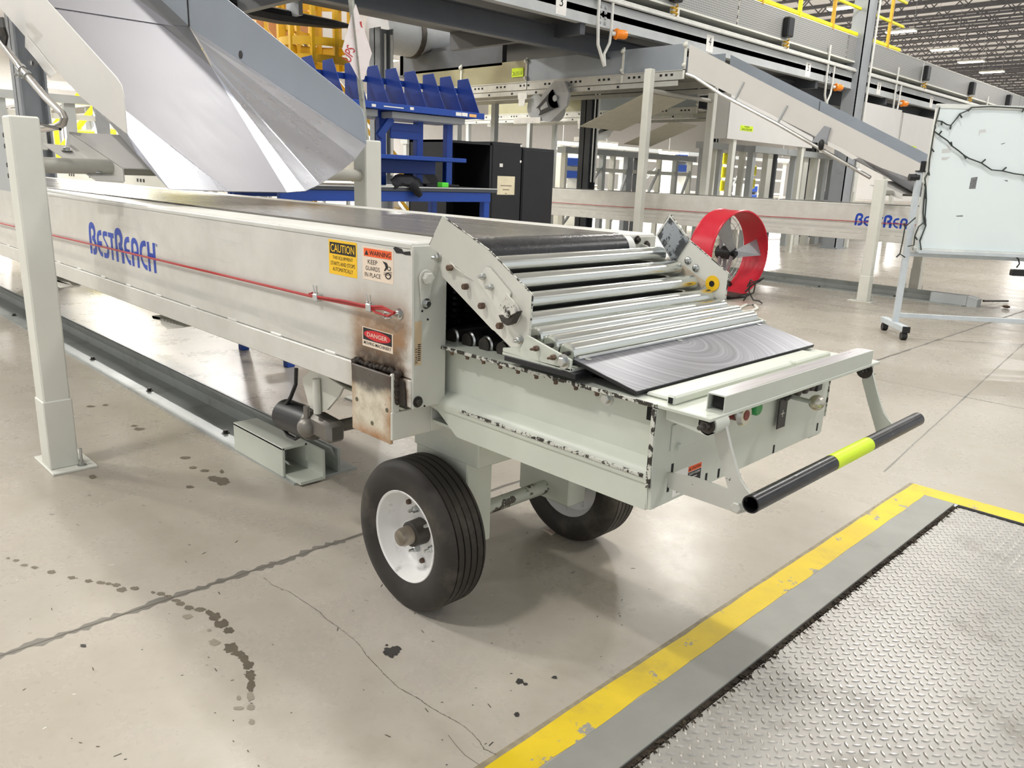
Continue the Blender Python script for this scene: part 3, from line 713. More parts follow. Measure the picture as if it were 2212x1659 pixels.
# black swirled plate
b = MB(); b.prism([(0.500, -.407, .871), (0.500, .407, .871), (0.672, .404, .835), (0.672, -.404, .835)], (-.0003, 0, -.0015)); RM = b.build('ramp_plate', RAMP, CV)
b = MB(); b.prism([(0.4997, -.4065, .8695), (0.4997, .4065, .8695), (0.6717, .4035, .8335), (0.6717, -.4035, .8335)], (-.0014, 0, -.007)); b.build('ramp_backing', BLKM, RM)
b = MB()
for y in (-.375, -.02, .375): b.lathe((.515, y, .8680), (.2, 0, 1), [(0, .008), (.0015, .008), (.002, .004)], 16)
b.build('ramp_screw', STEEL, RM)
# deck with bumper tube and inner ridge
b = MB(); b.box(0.60, 0.850, -.409, .409, .813, .821, b=.0015); DK = b.build('deck_plate', PAINTN, CV)
b = MB(); b.box(0.672, 0.742, -.372, .33, .820, .829, b=.004); b.build('deck_ridge', PAINTN, DK)
b = MB()
for y0, y1 in ((-.39, .108), (.122, .322)):
    b.m(0).box(.736, .756, y0, y1, .820, .840, b=.004)
b.m(1).box(.741, .751, -.3915, -.3895, .824, .836)
b.build('stop_bar', [PAINTN, VOID], DK)
b = MB(); x0, x1, z0, z1 = .810, .845, .8225, .853; t = .0022
b.m(0).prism([(x0, -.357, z0), (x1, -.357, z0), (x1, -.357, z1), (x0, -.357, z1)], (0, 0.714, 0))
b.bm.faces.ensure_lookup_table()
bmesh.ops.delete(b.bm, geom=[f for f in b.bm.faces if len(f.verts) == 4 and all(abs(v.co.y + .357) < 1e-5 for v in f.verts)], context='FACES_ONLY')
b.bm.verts.ensure_lookup_table(); bmesh.ops.solidify(b.bm, geom=b.bm.faces[:], thickness=t)
BP = b.build('bumper_tube', plain('bumper_worn', (200, 204, 194), .42, .15, .03, 6), CV)
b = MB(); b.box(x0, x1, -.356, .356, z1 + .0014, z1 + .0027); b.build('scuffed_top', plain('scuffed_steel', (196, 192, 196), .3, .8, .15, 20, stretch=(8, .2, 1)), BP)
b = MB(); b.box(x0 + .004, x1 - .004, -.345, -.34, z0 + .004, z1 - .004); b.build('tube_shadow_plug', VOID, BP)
# buttons, lever, hang tag
b = MB(); c = at(1612, 897, x=.775); b.m(0).cyl((XF, c.y, c.z), (.752, c.y, c.z), .018, 20); b.m(1).lathe((.752, c.y, c.z), (1, 0, 0), [(0, .014), (.012, .016), (.014, .027), (.024, .022), (.024, .012)], 28); b.m(0).cyl((.770, c.y, c.z), (.777, c.y, c.z), .012, 20)
b.build('stop_button', [REDB, ALU], FP)
b = MB(); c = at(1577, 896, x=.735); b.box(XF, .738, c.y - .012, c.y + .012, c.z - .012, c.z + .02, b=.002); b.build('red_switch', REDB, FP)
b = MB(); c = at(1637, 882, x=.745); b.lathe((XF, c.y, c.z), (1, 0, 0), [(0, .018), (.015, .018), (.019, .015), (.019, 0)], 24); b.build('start_button', GREENB, FP)
b = MB(); c = at(1700, 856, x=.75); q = at(1769, 871, x=.85)
b.m(0).lathe((XF, c.y - .02, c.z + .008), (1, .15, 0), [(0, .014), (.006, .017), (.012, .014), (.018, .017), (.024, .014), (.03, .016), (.036, .010)], 20)
b.m(1).cyl((.755, c.y - .012, c.z + .005), (.838, q.y - .012, q.z + .002), .0055, 10)
b.m(2).sphere((.845, q.y, q.z), .0185, 24)
b.build('joystick_lever', [BLACK, STEEL, plain('steel_ball', (190, 186, 172), .3, .9, .1, 20)], FP)
b = MB(); c = at(1690, 893, x=.742); b.box(.740, .743, c.y - .021, c.y + .021, c.z - .038, c.z + .038, b=.0012); HT = b.build('hang_tag', BLACK, CV)
b = MB(); b.box(.743, .7434, c.y - .009, c.y + .009, c.z - .0008, c.z + .0008); b.box(.743, .7434, c.y - .0008, c.y + .0008, c.z - .009, c.z + .009); b.build('cross_mark', PAPER, HT)
b = MB()
for u, v in ((1722, 848), (1738, 842), (1752, 836)):
    c = at(u, v, x=.745); b.lathe((XF, c.y, c.z + .004), (1, 0, 0), [(0, .012), (.012, .012), (.014, .015), (.022, .013), (.024, .008)], 18)
b.build('pilot_switch', [DKSTEEL], FP)
b = MB(); c = at(1767, 833, x=.75); b.box(.74, .756, c.y - .014, c.y + .016, c.z - .014, c.z + .016, b=.003); b.build('key_switch', BLACK, FP)
# push handle
H = MB(); HY = .423; hx, hz = .958, .687
H.pipe((hx, -HY, hz), (hx, HY, hz), .0172, .0145, 28); HD = H.build('push_handle', plain('handle_worn', (56, 56, 58), .3, .75, .25, 14, chips=((168, 168, 166), .60, 18)), CV)
b = MB(); ya, yb2 = -.085, .105
b.pipe((hx, ya, hz), (hx, yb2, hz), .0176, .0172, 28); b.build('neon_tape', NEON, HD)
ya_ = -.36
arm = px([(1550, 905), (1563, 911), (1568, 925), (1577, 964), (1587, 1001), (1597, 1036), (1610, 1057), (1624, 1071), (1612, 1106), (1591, 1111), (1584, 1101), (1573, 1057), (1557, 1000), (1542, 943), (1541, 920)], y=ya_)
b = MB(); b.prism(arm, (0, .008, 0), b=.001)
b.prism(px([(1584, 1058), (1600, 1080), (1612, 1100), (1590, 1108), (1470, 1066), (1441, 1053), (1441, 1020), (1500, 1032), (1572, 1057)], y=ya_ + .001), (0, .006, 0), b=.001)
b.hexb(at(1595, 1094, y=ya_), (0, -1, 0), .0115, .010, 1.2)
b.build('handle_arm', plain('arm_worn', (196, 196, 188), .42, .1, .05, 6, chips=((62, 60, 56), .64, 12)), HD)
def mir(p): return Vector((p[0], -p[1], p[2]))
b = MB(); b.prism([mir(p) for p in arm], (0, -.008, 0), b=.001); b.build('handle_arm', PAINTN, HD)
b = MB(); pv = at(1533, 917, y=-.385)
b.cyl((pv.x, -.392, pv.z), (pv.x, -.345, pv.z), .0205, 24); b.prism([(.74, -.392, .812), (.848, -.392, .812), (.848, -.392, .79), (pv.x + .02, -.392, pv.z - .01), (pv.x, -.392, pv.z - .022), (.74, -.392, .79)], (0, .006, 0))
b.prism([(.76, .392, .812), (.842, .392, .812), (.842, .392, .79), (pv.x + .02, .392, pv.z - .01), (pv.x, .392, pv.z - .022)], (0, -.006, 0))
PB = b.build('pivot_bracket', PAINTN, CV)
b = MB(); b.hexb((pv.x, -.392, pv.z), (0, -1, 0), .0105, .012, 1.6, tip=.02); b.hexb((pv.x, .352, pv.z), (0, -1, 0), .011, .010, 1.9, tip=.016); b.build('pivot_bolt', DKSTEEL, PB)
# side bolt and slot on the boom
b = MB(); c = at(1312, 860, y=-.372); b.hexb((c.x, -.372, c.z), (0, -1, 0), .012, .010, 1.4)
b.build('boom_bolt', STEEL, BOOM)
b = MB()
for i in range(9): b.hexb((0.09 + .06 * i, -.404, .812), (0, 0, -1), .005, .008, 1.4)
b.build('flange_bolt', RUSTB, BOOM)
b = MB(); c = at(1406, 890, y=-.372); b.box(c.x - .009, c.x + .003, -.3735, -.372, c.z - .018, c.z + .014, b=.0); b.build('lifting_slot', VOID, BOOM)

# wheels
WX, WY, WR, WW = -0.098, .353, .2274, .148
def wheel(s):
    c = Vector((WX, s * WY, WR)); o = Vector((0, s, 0)); hw = WW / 2; R = WR
    t = MB(); prof = [(-hw * .80, R * .60), (-hw * .97, R * .70), (-hw, R * .80), (-hw * .95, R * .905), (-hw * .86, R * .950), (-hw * .74, R * .982)]
    g = []
    for k in range(5):
        y = (-.62 + .31 * k) * hw; g += [(y - .035 * hw, R * .996), (y - .025 * hw, R * .975), (y + .025 * hw, R * .975), (y + .035 * hw, R * .996)]
    prof += g + [(-a, r) for a, r in prof[::-1]]
    t.lathe(c, o, prof, 96, False, False)
    wt = t.build('wheel', RUBBER, CV, ang=.5)
    r = MB(); r.lathe(c, o, [(hw * .72, R * .605), (hw * .80, R * .618), (hw * .84, R * .60), (hw * .80, R * .575), (hw * .55, R * .555), (hw * .10, R * .52), (hw * -.05, R * .47), (hw * -.08, R * .16), (hw * -.3, R * .16), (hw * -.3, R * .53), (-hw * .7, R * .58), (-hw * .82, R * .615), (-hw * .7, R * .60)], 64, False, False)
    rm = r.build('rim', WHEELW, wt)
    hb = MB(); hb.lathe(c + o * (-hw * .1), o, [(0, .040), (.045, .038), (.048, .030)], 28); hb.build('hub', DKSTEEL, wt)
    hc = MB(); hc.lathe(c + o * (-hw * .1 + .045), o, [(0, .0285), (.030, .0275), (.040, .023), (.043, .012), (.044, 0)], 28); hc.build('hub_cap', plain('hub_cap_steel', (150, 142, 130), .35, .9, .08, 20), wt)
    ln = MB()
    for k in range(5):
        if k == 1: continue
        a = math.radians(110 + 72 * k); p = c + Vector((math.cos(a) * .066, -s * hw * .05, math.sin(a) * .066))
        ln.hexb(p, o, .0095, .014, 1.2, tip=.018)
    ln.build('lug_nut', STEEL, wt)
    bo = MB()
    for a in (2.22, 4.82):
        p = c + Vector((math.cos(a) * .093, -s * hw * .03, math.sin(a) * .093)); bo.hexb(p, o, .0075, .008, 1.1)
    bo.build('rim_bolt', RUSTB, wt)
    return wt
wheel(-1); wheel(1)
b = MB(); lx0, lx1 = -.225, .012
b.box(lx0, lx1, -.272, -.172, .185, .47, b=.004); b.box(lx0, lx1, .185, .272, .185, .47, b=.006)
b.box(lx0 - .005, lx1 + .05, -.276, .276, .450, .565, b=.003)
LG = b.build('axle_frame', PAINTN, CV)
b = MB(); b.cyl((WX, -.34, WR), (WX, .34, WR), .023, 20); b.build('axle_pipe', plain('worn_axle', (190, 194, 182), .45, .1, .05, 6, chips=((76, 70, 60), .56, 18)), LG)
b = MB(); b.box(-.22, .055, -.27, .27, .565, .598); b.build('frame_spacer', DKSTEEL, LG)
# ---------------- the same conveyor at the next dock, pulled out behind the whiteboard ----------------
DY = 8.45
CV2 = CV.copy(); COL.objects.link(CV2); CV2.location = (0, DY, 0)
CV2['label'] = 'long white extendable conveyor far behind, between the red fan and the whiteboard'
for ch in kids(CV):
    if ch.name.split('.')[0] in ('housing', 'belt', 'pull_cord'): copy_tree(ch, CV2)
b = MB()
for s in (-1, 1): b.box(-.6, 3.2, s * .38, s * .372, .69, 1.03); b.box(-.6, 3.2, s * .40, s * .35, 1.03, 1.04)
b.box(-.6, 3.2, -.37, .37, .70, .71); b.build('boom_frame', PAINTN, CV2)

# ---------------- floor rails the conveyors ride on ----------------
def rail(y, label, stop):
    t = thing('floor_rail', label, 'rail', (0, y, 0), group='conveyor floor rails')
    b = MB(); x0, x1 = -9.0, -1.135
    b.box(x0, x1, -.19, .11, 0.0, .008); b.box(x0, x1 + .0, .018, .030, .008, .112)
    b.prism([(x0, .018, .060), (x0, -.006, .112), (x0, .004, .116), (x0, .024, .075)], (x1 - x0 - .02, 0, 0)); b.build('rail_section', plain('rail_paint', (168, 172, 168), .42, .1, .06, 5, grime=((110, 108, 98), 4, .52, .55)), t)
    if stop:
        b = MB(); q = .012; X0, X1 = -1.66, -1.10
        b.m(0).box(X0, -1.22, -.190, -.178, .008, .135, b=.002); b.box(X0, -1.22, -.19, -.075, .125, .137, b=.002)
        b.box(-1.40, X1, -.075, -.063, .008, .135, b=.002); b.box(-1.40, X1, -.178, -.0755, .008, .020)
        b.box(X0, -1.22, -.085, -.075, .06, .135)
        b.build('stop_channel', PAINTN, t)
    else:
        b = MB(); b.box(-1.5, -1.1, -.14, .0, .0, .12, b=.01); b.prism([(-1.1, -.14, 0), (-1.0, -.12, 0), (-1.0, -.12, .09), (-1.1, -.14, .12)], (0, .16, 0)); b.build('stop_channel', GREYLT, t)
        b = MB(); b.cyl((-1.02, .2, .05), (-.9, .75, .02), .012, 8); b.build('pull_rod', DKSTEEL, t)
    b = MB()
    for k in range(7):
        x = -1.9 - .95 * k; b.hexb((x, -.12, .008), (0, 0, 1), .012, .014, 1.5)
    b.build('anchor_bolt', DKSTEEL, t)
rail(0, 'steel floor rail with open stop channel under the front conveyor', True)
rail(DY, 'grey floor rail on the floor below the far white conveyor', False)

# ---------------- discharge chutes ----------------
def chute(y0, label):
    t = thing('discharge_chute', label, 'chute', (0, y0, 0), group='discharge chutes')
    def skirt_line(x): return 1.515 - .474 * (x + 1.62)
    XU = -4.87
    # near skirt
    b = MB(); Y = -.55
    O = [(XU, Y, 3.045), (-1.70, Y, 1.553), (-1.655, Y, 1.523), (-1.640, Y, 1.49), (-1.640, Y, 1.350), (-2.121, Y, 1.500), (-2.785, Y, 1.775), (XU, Y, 2.69)]
    b.prism(O, (0, .004, 0)); n = b.build('near_skirt', CHUTEP, t)
    # far skirt (blue-grey inside)
    b = MB(); Y = .50
    O = [(XU, Y, 3.045), (-1.69, Y, 1.553), (-1.64, Y, 1.525), (-1.622, Y, 1.49), (-1.61, Y, 1.367), (-2.021, Y, 1.505), (-2.694, Y, 1.757), (-3.45, Y, 2.048), (XU, Y, 2.75)]
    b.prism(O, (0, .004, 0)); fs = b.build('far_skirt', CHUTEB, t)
    b = MB(); b.box(-3.456, -3.450, .494, .5, 2.05, 2.365); c = Vector((-2.81, .499, 1.844)); b.lathe(c, (0, -1, 0), [(0, .022), (.001, .022), (.001, 0)], 16); b.build('seam', DKSTEEL, fs)
    # slide bed
    def zb(x): return 1.147 + .48 * (-1.6 - x)
    b = MB()
    P = lambda x, y, dz=0: (x, y, zb(x) + dz)
    b.sheet([[P(-1.6, -.179), P(-1.6, .083), P(-2.9, .37), P(-3.45, .335), P(-3.45, -.36), P(-2.27, -.33)]]); b.thick(.004)
    b.build('slide_bed', SLIDE, t)
    b = MB(); b.sheet([[P(-3.44, -.36, .006), P(-3.44, .40, .006), P(XU, .20, .006), P(XU, -.40, .006)]]); b.thick(.004); b.build('upper_bed', SLIDE, t)
    # dark valley between the bed and the far skirt
    b = MB(); K = (-3.45, .498, 2.048); A1 = P(-2.9, .37)
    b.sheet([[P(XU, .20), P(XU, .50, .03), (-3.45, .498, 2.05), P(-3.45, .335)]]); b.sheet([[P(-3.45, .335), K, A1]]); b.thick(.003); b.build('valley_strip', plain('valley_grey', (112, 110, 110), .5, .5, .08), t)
    # flared fan of folded facets
    L = [P(-1.6, .083), (-1.6, .173, 1.154), (-1.6, .244, 1.184), (-1.6, .365, 1.251), (-1.6, .436, 1.303), (-1.605, .498, 1.367)]
    b = MB(); mids = [A1, (-2.93, .385, 1.79), (-3.02, .41, 1.835), (-3.15, .44, 1.90), (-3.3, .47, 1.975), K]
    for i in range(5): b.sheet([[mids[i], L[i], L[i + 1], mids[i + 1]]])
    b.thick(.003); b.build('flared_side', FANNED, t, ang=.05)
    # near trough facets
    Ln = [P(-1.6, -.179), (-1.6, -.423, 1.153), (-1.6, -.527, 1.273), (-1.640, -.548, 1.350)]
    top = [P(-2.27, -.33), (-2.30, -.42, 1.52), (-2.35, -.50, 1.575), (-2.40, -.546, 1.63)]
    b = MB()
    for i in range(3): b.sheet([[top[i], Ln[i], Ln[i + 1], top[i + 1]]])
    b.sheet([[P(-2.27, -.33), P(-3.45, -.36), (-3.45, -.546, 2.12), (-2.40, -.546, 1.63)]]); b.sheet([[P(-3.45, -.36), P(XU, -.40), (XU, -.546, 2.78), (-3.45, -.546, 2.12)]])
    b.thick(.003); b.build('near_trough', FANNED, t, ang=.05)
    # bent mounting plate and slotted channel under the lip end
    b = MB(); pA, pB = Vector((-2.15, -.60, 1.36)), Vector((-1.86, -.50, 1.225))
    d = (pB - pA).normalized(); 
    b.prism([pA, pB, pB + Vector((0, 0, -.055)), pA + Vector((0, 0, -.055))], (0, .005, 0)); b.prism([pA + Vector((0, 0, -.055)), pB + Vector((0, 0, -.055)), pB + Vector((-.02, -.10, -.05)), pA + Vector((-.02, -.10, -.05))], (0, 0, -.005))
    b.prism([pA, pB, pB + Vector((.05, .5, .0)), pA + Vector((.05, .5, .0))], (0, 0, -.004))
    br = b.build('slotted_bracket', CHUTEP, t)
    b = MB()
    for k in (.2, .8):
        p = pA.lerp(pB, k) + Vector((-.01, -.05, -.05)); b.hexb(p, (0, 0, 1), .013, .012, 1.6)
    b.build('bracket_bolt', STEEL, br)
    b = MB(); q = [(-2.80, -.553, 1.80), (-2.62, -.553, 1.72), (-2.40, -.553, 1.61), (-2.46, -.565, 1.59), (-2.62, -.565, 1.675), (-2.78, -.565, 1.745)]; b.prism(q, (0, -.003, -.002)); b.build('under_tab', CHUTEP, t)
    return t
C1 = chute(0, 'bare metal chute with fanned folds and grey skirts, over the front conveyor')
C2 = chute(DY, 'white-sided chute sloping down to the far conveyor beside the whiteboard')
# ribs, sensor and bright edge rail on the far chute's near skirt
b = MB(); Y = DY - .556
for u0, v0, u1, v1 in ((1607, 177, 1588, 215), (1701, 228, 1678, 269)): b.beam(at(u0, v0, y=Y), at(u1, v1, y=Y), .02, .02)
b.build('rib', GREYLT, C2).matrix_parent_inverse = Matrix.Translation((0, -DY, 0))
b = MB(); b.tube(px([(1483, 160), (1500, 166), (1560, 205), (1680, 268), (1880, 384)], y=Y - .02), .022, 8); b.build('edge_rail', ALU, C2).matrix_parent_inverse = Matrix.Translation((0, -DY, 0))
b = MB(); b.prism(px([(1780, 272), (1793, 276), (1783, 310), (1752, 307)], y=Y - .03), (0, .03, 0)); sn = b.build('photo_eye', GREYST, C2); sn.matrix_parent_inverse = Matrix.Translation((0, -DY, 0))
b = MB(); b.sphere(at(1774, 313, y=Y - .05), .05, 10, (.7, .7, 1.3)); b.build('eye_lens', BLACK, sn)

# ---------------- goal-post frames that carry the chutes ----------------
def frame(x, y0, y1, top, label, tube_z, collar=True):
    t = thing('support_frame', label, 'support frame', (x, (y0 + y1) / 2, 0), group='chute support frames')
    hy = (y1 - y0) / 2
    for s in (-1, 1):
        b = MB(); b.box(-.055, .055, s * hy - .05, s * hy + .05, 0.010, top, b=.006)
        p = b.build('post', WHITES, t)
        b = MB(); b.box(-.059, .059, s * hy - .054, s * hy + .054, 0.010, .30, b=.004); b.build('post_sleeve', WHITES, p)
        b = MB(); b.box(-.16, .11, s * hy - .06, s * hy + .11, 0, .010, b=.002); bp = b.build('base_plate', WHITES, t)
        b = MB(); b.hexb((.075, s * hy + .06, .01), (0, 0, 1), .012, .016, 1.5, tip=.06); b.hexb((-.13, s * hy + .06, .01), (0, 0, 1), .012, .016, 1.5, tip=.06); b.build('anchor_bolt', STEEL, bp)
    b = MB(); b.cyl((0, -hy, tube_z), (0, hy, tube_z), .030, 20); b.build('cross_tube', plain('frame_tube', (176, 174, 164), .45, .1), t)
    return t
SF = frame(-1.935, -.825, .73, 1.40, 'white steel post frame straddling the front conveyor under the metal chute', 1.225)
frame(-1.97, DY - .89, DY + .73, 1.37, 'white post frame at the low end of the far white-sided chute', 1.225)
frame(-5.24, DY - .89, DY + .73, 2.72, 'tall white post frame at the upper end of the far chute', 2.45)
# square tube stub bolted plate on the near post
b = MB(); b.box(-.30, -.052, -.815, -.80, 1.12, 1.37); pl = b.build('bolt_plate', GREYLT, SF)
b = MB()
for z in (1.18, 1.22, 1.29, 1.33): b.hexb((-.075, -.815, z), (0, -1, 0), .010, .008, 1.0)
b.build('plate_bolt', BLACK, pl)

# angle-iron pole with the diamond sign, on the far post
t = thing('sign_pole', 'slim galvanised angle-iron pole carrying a white diamond sign above the belt', 'sign pole', (-1.93, .70, 1.40))
b = MB(); top = at(752, -60, x=-1.93); bot = at(793, 318, x=-1.93); d = top - bot; o = Vector((-1.93, .70, 1.40))
for k in range(1): 
    b.obox((top + bot) / 2 - o, d / 2, (.002, 0, 0), (0, .016, 0)); b.obox((top + bot) / 2 - o + Vector((.014, -.014, 0)), d / 2, (.014, 0, 0), (0, .002, 0))
b.build('angle_iron', plain('worn_angle', (176, 176, 166), .45, .6, .15, 20, grime=((90, 84, 76), 30, .55, .6)), t)
b = MB(); D = [at(u, v, x=-1.915) - o for u, v in ((768, 8), (803, 115), (786, 172), (775, 172), (739, 106), (757, 40))]
b.prism(D, (.0015, 0, 0)); sg = b.build('diamond_sign', plain('sign_paper', (238, 228, 226), .6, 0, .03, 12, grime=((226, 160, 160), 7, .55, .6)), t)
q0 = at(757, 137, x=-1.912) - o; q1 = at(768, 108, x=-1.912) - o
rt = (q1 - q0); lettering('UPS', q0, (0, rt.y, rt.z), (0, -rt.z, rt.y), rt.length, .05, REDI, sg)
b = MB(); b.faces([at(u, v, x=-1.912) - o for u, v in ((777, 47), (781, 46), (782, 56), (784, 60), (780, 58))], [(0, 1, 2, 3, 4)]); b.build('red_mark', REDI, sg, norm=False)

# conduit with elbow and black cables at the upper left
t = thing('conduit_run', 'grey metal conduit with a bend and black cable beside the chute skirt', 'conduit', (0, 0, 0))
b = MB(); Y = -.62
P = [at(-20, 66, y=Y), at(5, 95, y=Y), at(40, 140, y=Y), at(60, 165, y=Y), at(100, 212, y=Y), at(122, 233, y=Y), at(134, 245, y=Y - .0), at(139, 255, y=Y), at(136, 266, y=Y), at(125, 273, y=Y), at(100, 277, y=Y), at(55, 281, y=Y)]
b.tube(P, .0155, 12); b.build('pipe', plain('conduit_grey', (186, 182, 176), .35, .7, .06), t)
b = MB()
for k in (.0, 1.0):
    a = at(44 + 12 * k, 146 + 14 * k, y=Y); c = at(50 + 12 * k, 153 + 14 * k, y=Y); b.cyl(a, c, .021, 14)
b.hexb(at(47, 162, y=Y - .02), (0, -1, 0), .012, .014, 1.3, tip=.02); b.build('clamp', STEEL, t)
b = MB(); b.tube([at(52, 258, y=Y - .03), at(70, 263, y=Y - .03), at(100, 271, y=Y - .03), at(130, 279, y=Y - .03)], .006, 8)
for k in range(6): b.tube([at(-4 + 2 * k, 40, y=Y), at(-2 + 2.2 * k, 60, y=Y - .02), at(3 + 2.4 * k, 78, y=Y), at(4 + 1.6 * k, 97, y=Y)], .007, 6)
b.build('black_cable', BLACK, t)
t = thing('reflector_bracket', 'small black reflector plate with round grey eye under the chute skirt', 'reflector', (0, 0, 0))
b = MB(); b.prism(px([(57, 132), (69, 126), (83, 138), (68, 147)], y=-.60), (0, .004, 0)); b.build('plate', BLACK, t)
b = MB(); c = at(68, 136, y=-.603); b.lathe(c, (0, -1, 0), [(0, .009), (.002, .009), (.002, 0)], 16); b.build('reflector_eye', GREYLT, t)

# ---------------- red drum fan ----------------
FO = at(1599, 553, y=6.38); ax = Vector((.986, -.169, 0)).normalized(); R = .478; hw = .168; FO = Vector((FO.x, FO.y, 0)) - ax * hw
t = thing('drum_fan', 'large red drum fan standing on the floor before the far conveyor', 'fan', FO)
FC = Vector((0, 0, .50))
S = ax.cross(Vector((0, 0, 1))).normalized()
b = MB(); b.lathe(FC - ax * hw, ax, [(0, R - .012), (0, R), (.01, R + .008), (.02, R), (hw * 2 - .02, R), (hw * 2 - .01, R + .008), (hw * 2, R), (hw * 2, R - .012), (0, R - .012)], 64, False, False); b.build('drum', REDP, t)
b = MB()
for dx in (-.045, .045):
    b.beam(FC + S * dx + Vector((0, 0, -R + .01)) - ax * .08, FC + S * dx + Vector((0, 0, R - .01)) - ax * .08, .03, .03, up=ax)
b.build('motor_mount', GREYST, t)
b = MB(); b.cyl(FC - ax * .14, FC + ax * .06, .075, 24); b.cyl(FC + ax * .06, FC + ax * .11, .03, 16); b.build('motor', BLKM, t)
for k in range(3):
    a = 2 * PI * k / 3 + .9; b = MB(); u = S * math.cos(a) + Vector((0, 0, math.sin(a))); v = S * -math.sin(a) + Vector((0, 0, math.cos(a)))
    pts = []
    b.sheet([[FC + ax * .06 + u * .04 + v * -.03, FC + ax * .075 + u * .44 + v * -.09 - ax * .04, FC + ax * .075 + u * .42 + v * .09 + ax * .04, FC + ax * .06 + u * .04 + v * .05 + ax * .02]]); b.thick(.004); b.build('blade', plain('blade_grey', (150, 152, 154), .4, .6), t)
b = MB()
for k in range(7): rr = .08 + .058 * k; b.lathe(FC - ax * (hw - .01), ax, [(0, rr - .002), (.003, rr + .002), (.005, rr - .002)], 40, False, False)
for k in range(8): a = PI * k / 4; u = S * math.cos(a) + Vector((0, 0, math.sin(a))); b.cyl(FC - ax * (hw - .012) + u * .06, FC - ax * (hw - .012) + u * .45, .003, 6)
b.build('rear_guard', STEEL, t)
for s in (-1, 1):
    b = MB(); c = FC - ax * .18 * 1 + S * (.24 * s) + Vector((0, 0, -.42)); b.lathe(c - S * .02, S, [(0, .03), (0, .075), (.04, .075), (.04, .03)], 24); b.build('wheel', BLACK, t)
b = MB(); b.tube([FC + ax * .15 + S * -.2 + Vector((0, 0, -.47)), FC + ax * .15 + S * -.2 + Vector((0, 0, -.495)), FC + ax * .15 + S * .2 + Vector((0, 0, -.495)), FC + ax * .15 + S * .2 + Vector((0, 0, -.47))], .012, 8); b.box(-.2, .2, -.2, .2, .03, .05); b.build('foot_frame', DKSTEEL, t)
b = MB(); p = FC + ax * .2 + S * -.02
def cp(u, v): return at(u, v, y=6.15) - FO
b.tube([cp(1648, 602), cp(1620, 612), cp(1618, 630), cp(1627, 648), (cp(1640, 650)), at(1646, 655, z=.012) - FO], .008, 6)
b.tube([cp(1614, 620), cp(1622, 604), cp(1632, 612), cp(1628, 632), cp(1612, 640), cp(1606, 650)], .008, 6); b.tube([cp(1610, 630), cp(1625, 615), cp(1640, 608), cp(1650, 600)], .01, 6); b.build('power_cord', BLACK, t)

# white strap on the floor beside the fan
b = MB(); b.tube([at(u, v, z=.014) for u, v in ((1592, 672), (1600, 664), (1612, 658), (1630, 659), (1636, 666), (1624, 671), (1606, 673), (1616, 676), (1634, 677))], .014, 6)
tag(b.build('white_strap', WHITES, None), 'loose white strap lying on the floor in front of the red fan', 'strap')
# ---------------- whiteboard on wheels ----------------
B0 = Vector((-.93, 5.66, 0)); dW = Vector((.768, .640, 0)).normalized(); nW = Vector((.640, -.768, 0))
def hit(u, v, off=0.0):
    """board-plane coordinates (along the board, height) of a pixel"""
    d = Vector(CAM_M[0]) * ((u - 1106) / FPX) + Vector(CAM_M[1]) * ((v - 829.5) / FPX) + Vector(CAM_M[2])
    p = CAM_LOC + d * ((B0 + nW * off - CAM_LOC).dot(nW) / d.dot(nW)); return (p - B0).dot(dW), p.z
t = thing('mobile_whiteboard', 'large whiteboard on a castered stand with a cord of fairy lights', 'whiteboard', B0, math.atan2(dW.y, dW.x))
def L(a, z, off=0.0): return Vector((a, -off, z))
def H2(u, v, off=0.0): a, z = hit(u, v, off); return L(a, z, off)
a0 = hit(2030, 232, .03)[0]; zt = hit(2100, 236, .03)[1]; zb_ = hit(2100, 541, .03)[1]; a1 = a0 + 2.45
a0 = .5 * (a0 + hit(1978, 527, .03)[0])
b = MB(); b.box(a0, a1, -.045, -.02, zb_, zt, b=.003); bd = b.build('board', BOARD, t)
b = MB(); f = .022
b.box(a0 - f, a0 + .004, -.05, -.015, zb_ - f, zt + f); b.box(a1, a1 + f, -.05, -.015, zb_ - f, zt + f); b.box(a0 - f, a1 + f, -.05, -.015, zt, zt + .035); b.box(a0 - f, a1 + f, -.05, -.015, zb_ - f, zb_)
b.build('board_frame', plain('frame_white', (226, 228, 222), .4), t)
b = MB(); b.box(a0, a1, -.10, -.045, zb_ - .035, zb_ - .022, b=.003); b.box(a0, a1, -.103, -.098, zb_ - .037, zb_ - .012); b.build('pen_tray', BFRAME, t)
b = MB(); b.box(a0 + .22, a0 + .38, -.095, -.06, zb_ - .022, zb_ - .012); b.build('paper_strip', PAPER, t)
zp = hit(1996, 372)[1]
for k, A in enumerate((0.0, 2.72)):
    b = MB(); b.box(A - .025, A + .025, -.02, .02, .10, zp, b=.004); ps = b.build('post', BFRAME, t)
    b = MB(); b.box(A - .03, A + .03, -.27, .27, .07, .12, b=.004); ft = b.build('foot', BFRAME, t)
    b = MB(); b.box(A - .031, A + .031, -.275, -.262, .068, .122); b.build('foot_cap', BLACK, ft)
    for s in (-1, 1):
        b = MB(); b.cyl((A - .022, s * .23, .034), (A + .022, s * .23, .034), .034, 20); b.box(A - .02, A + .02, s * .23 - .03, s * .23 + .025, .035, .068, b=.008); b.build('caster', BLACK, ft)
    b = MB(); b.cyl((A, 0, zp - .045), (A - .08, 0, zp - .045), .03, 16); b.box(A - .027, A + .06, -.03, .03, zp, zp + .012); b.cyl((A + .02, 0, zp), (A + .02, -.0, zp + .09), .022, 10); b.build('clamp_knob', BLACK, ps)
b = MB(); b.box(0, 2.72, -.012, .012, .16, .20, b=.002); b.box(0, 2.72, -.012, .012, zb_ - .075, zb_ - .035); b.build('stand_rail', BFRAME, t)
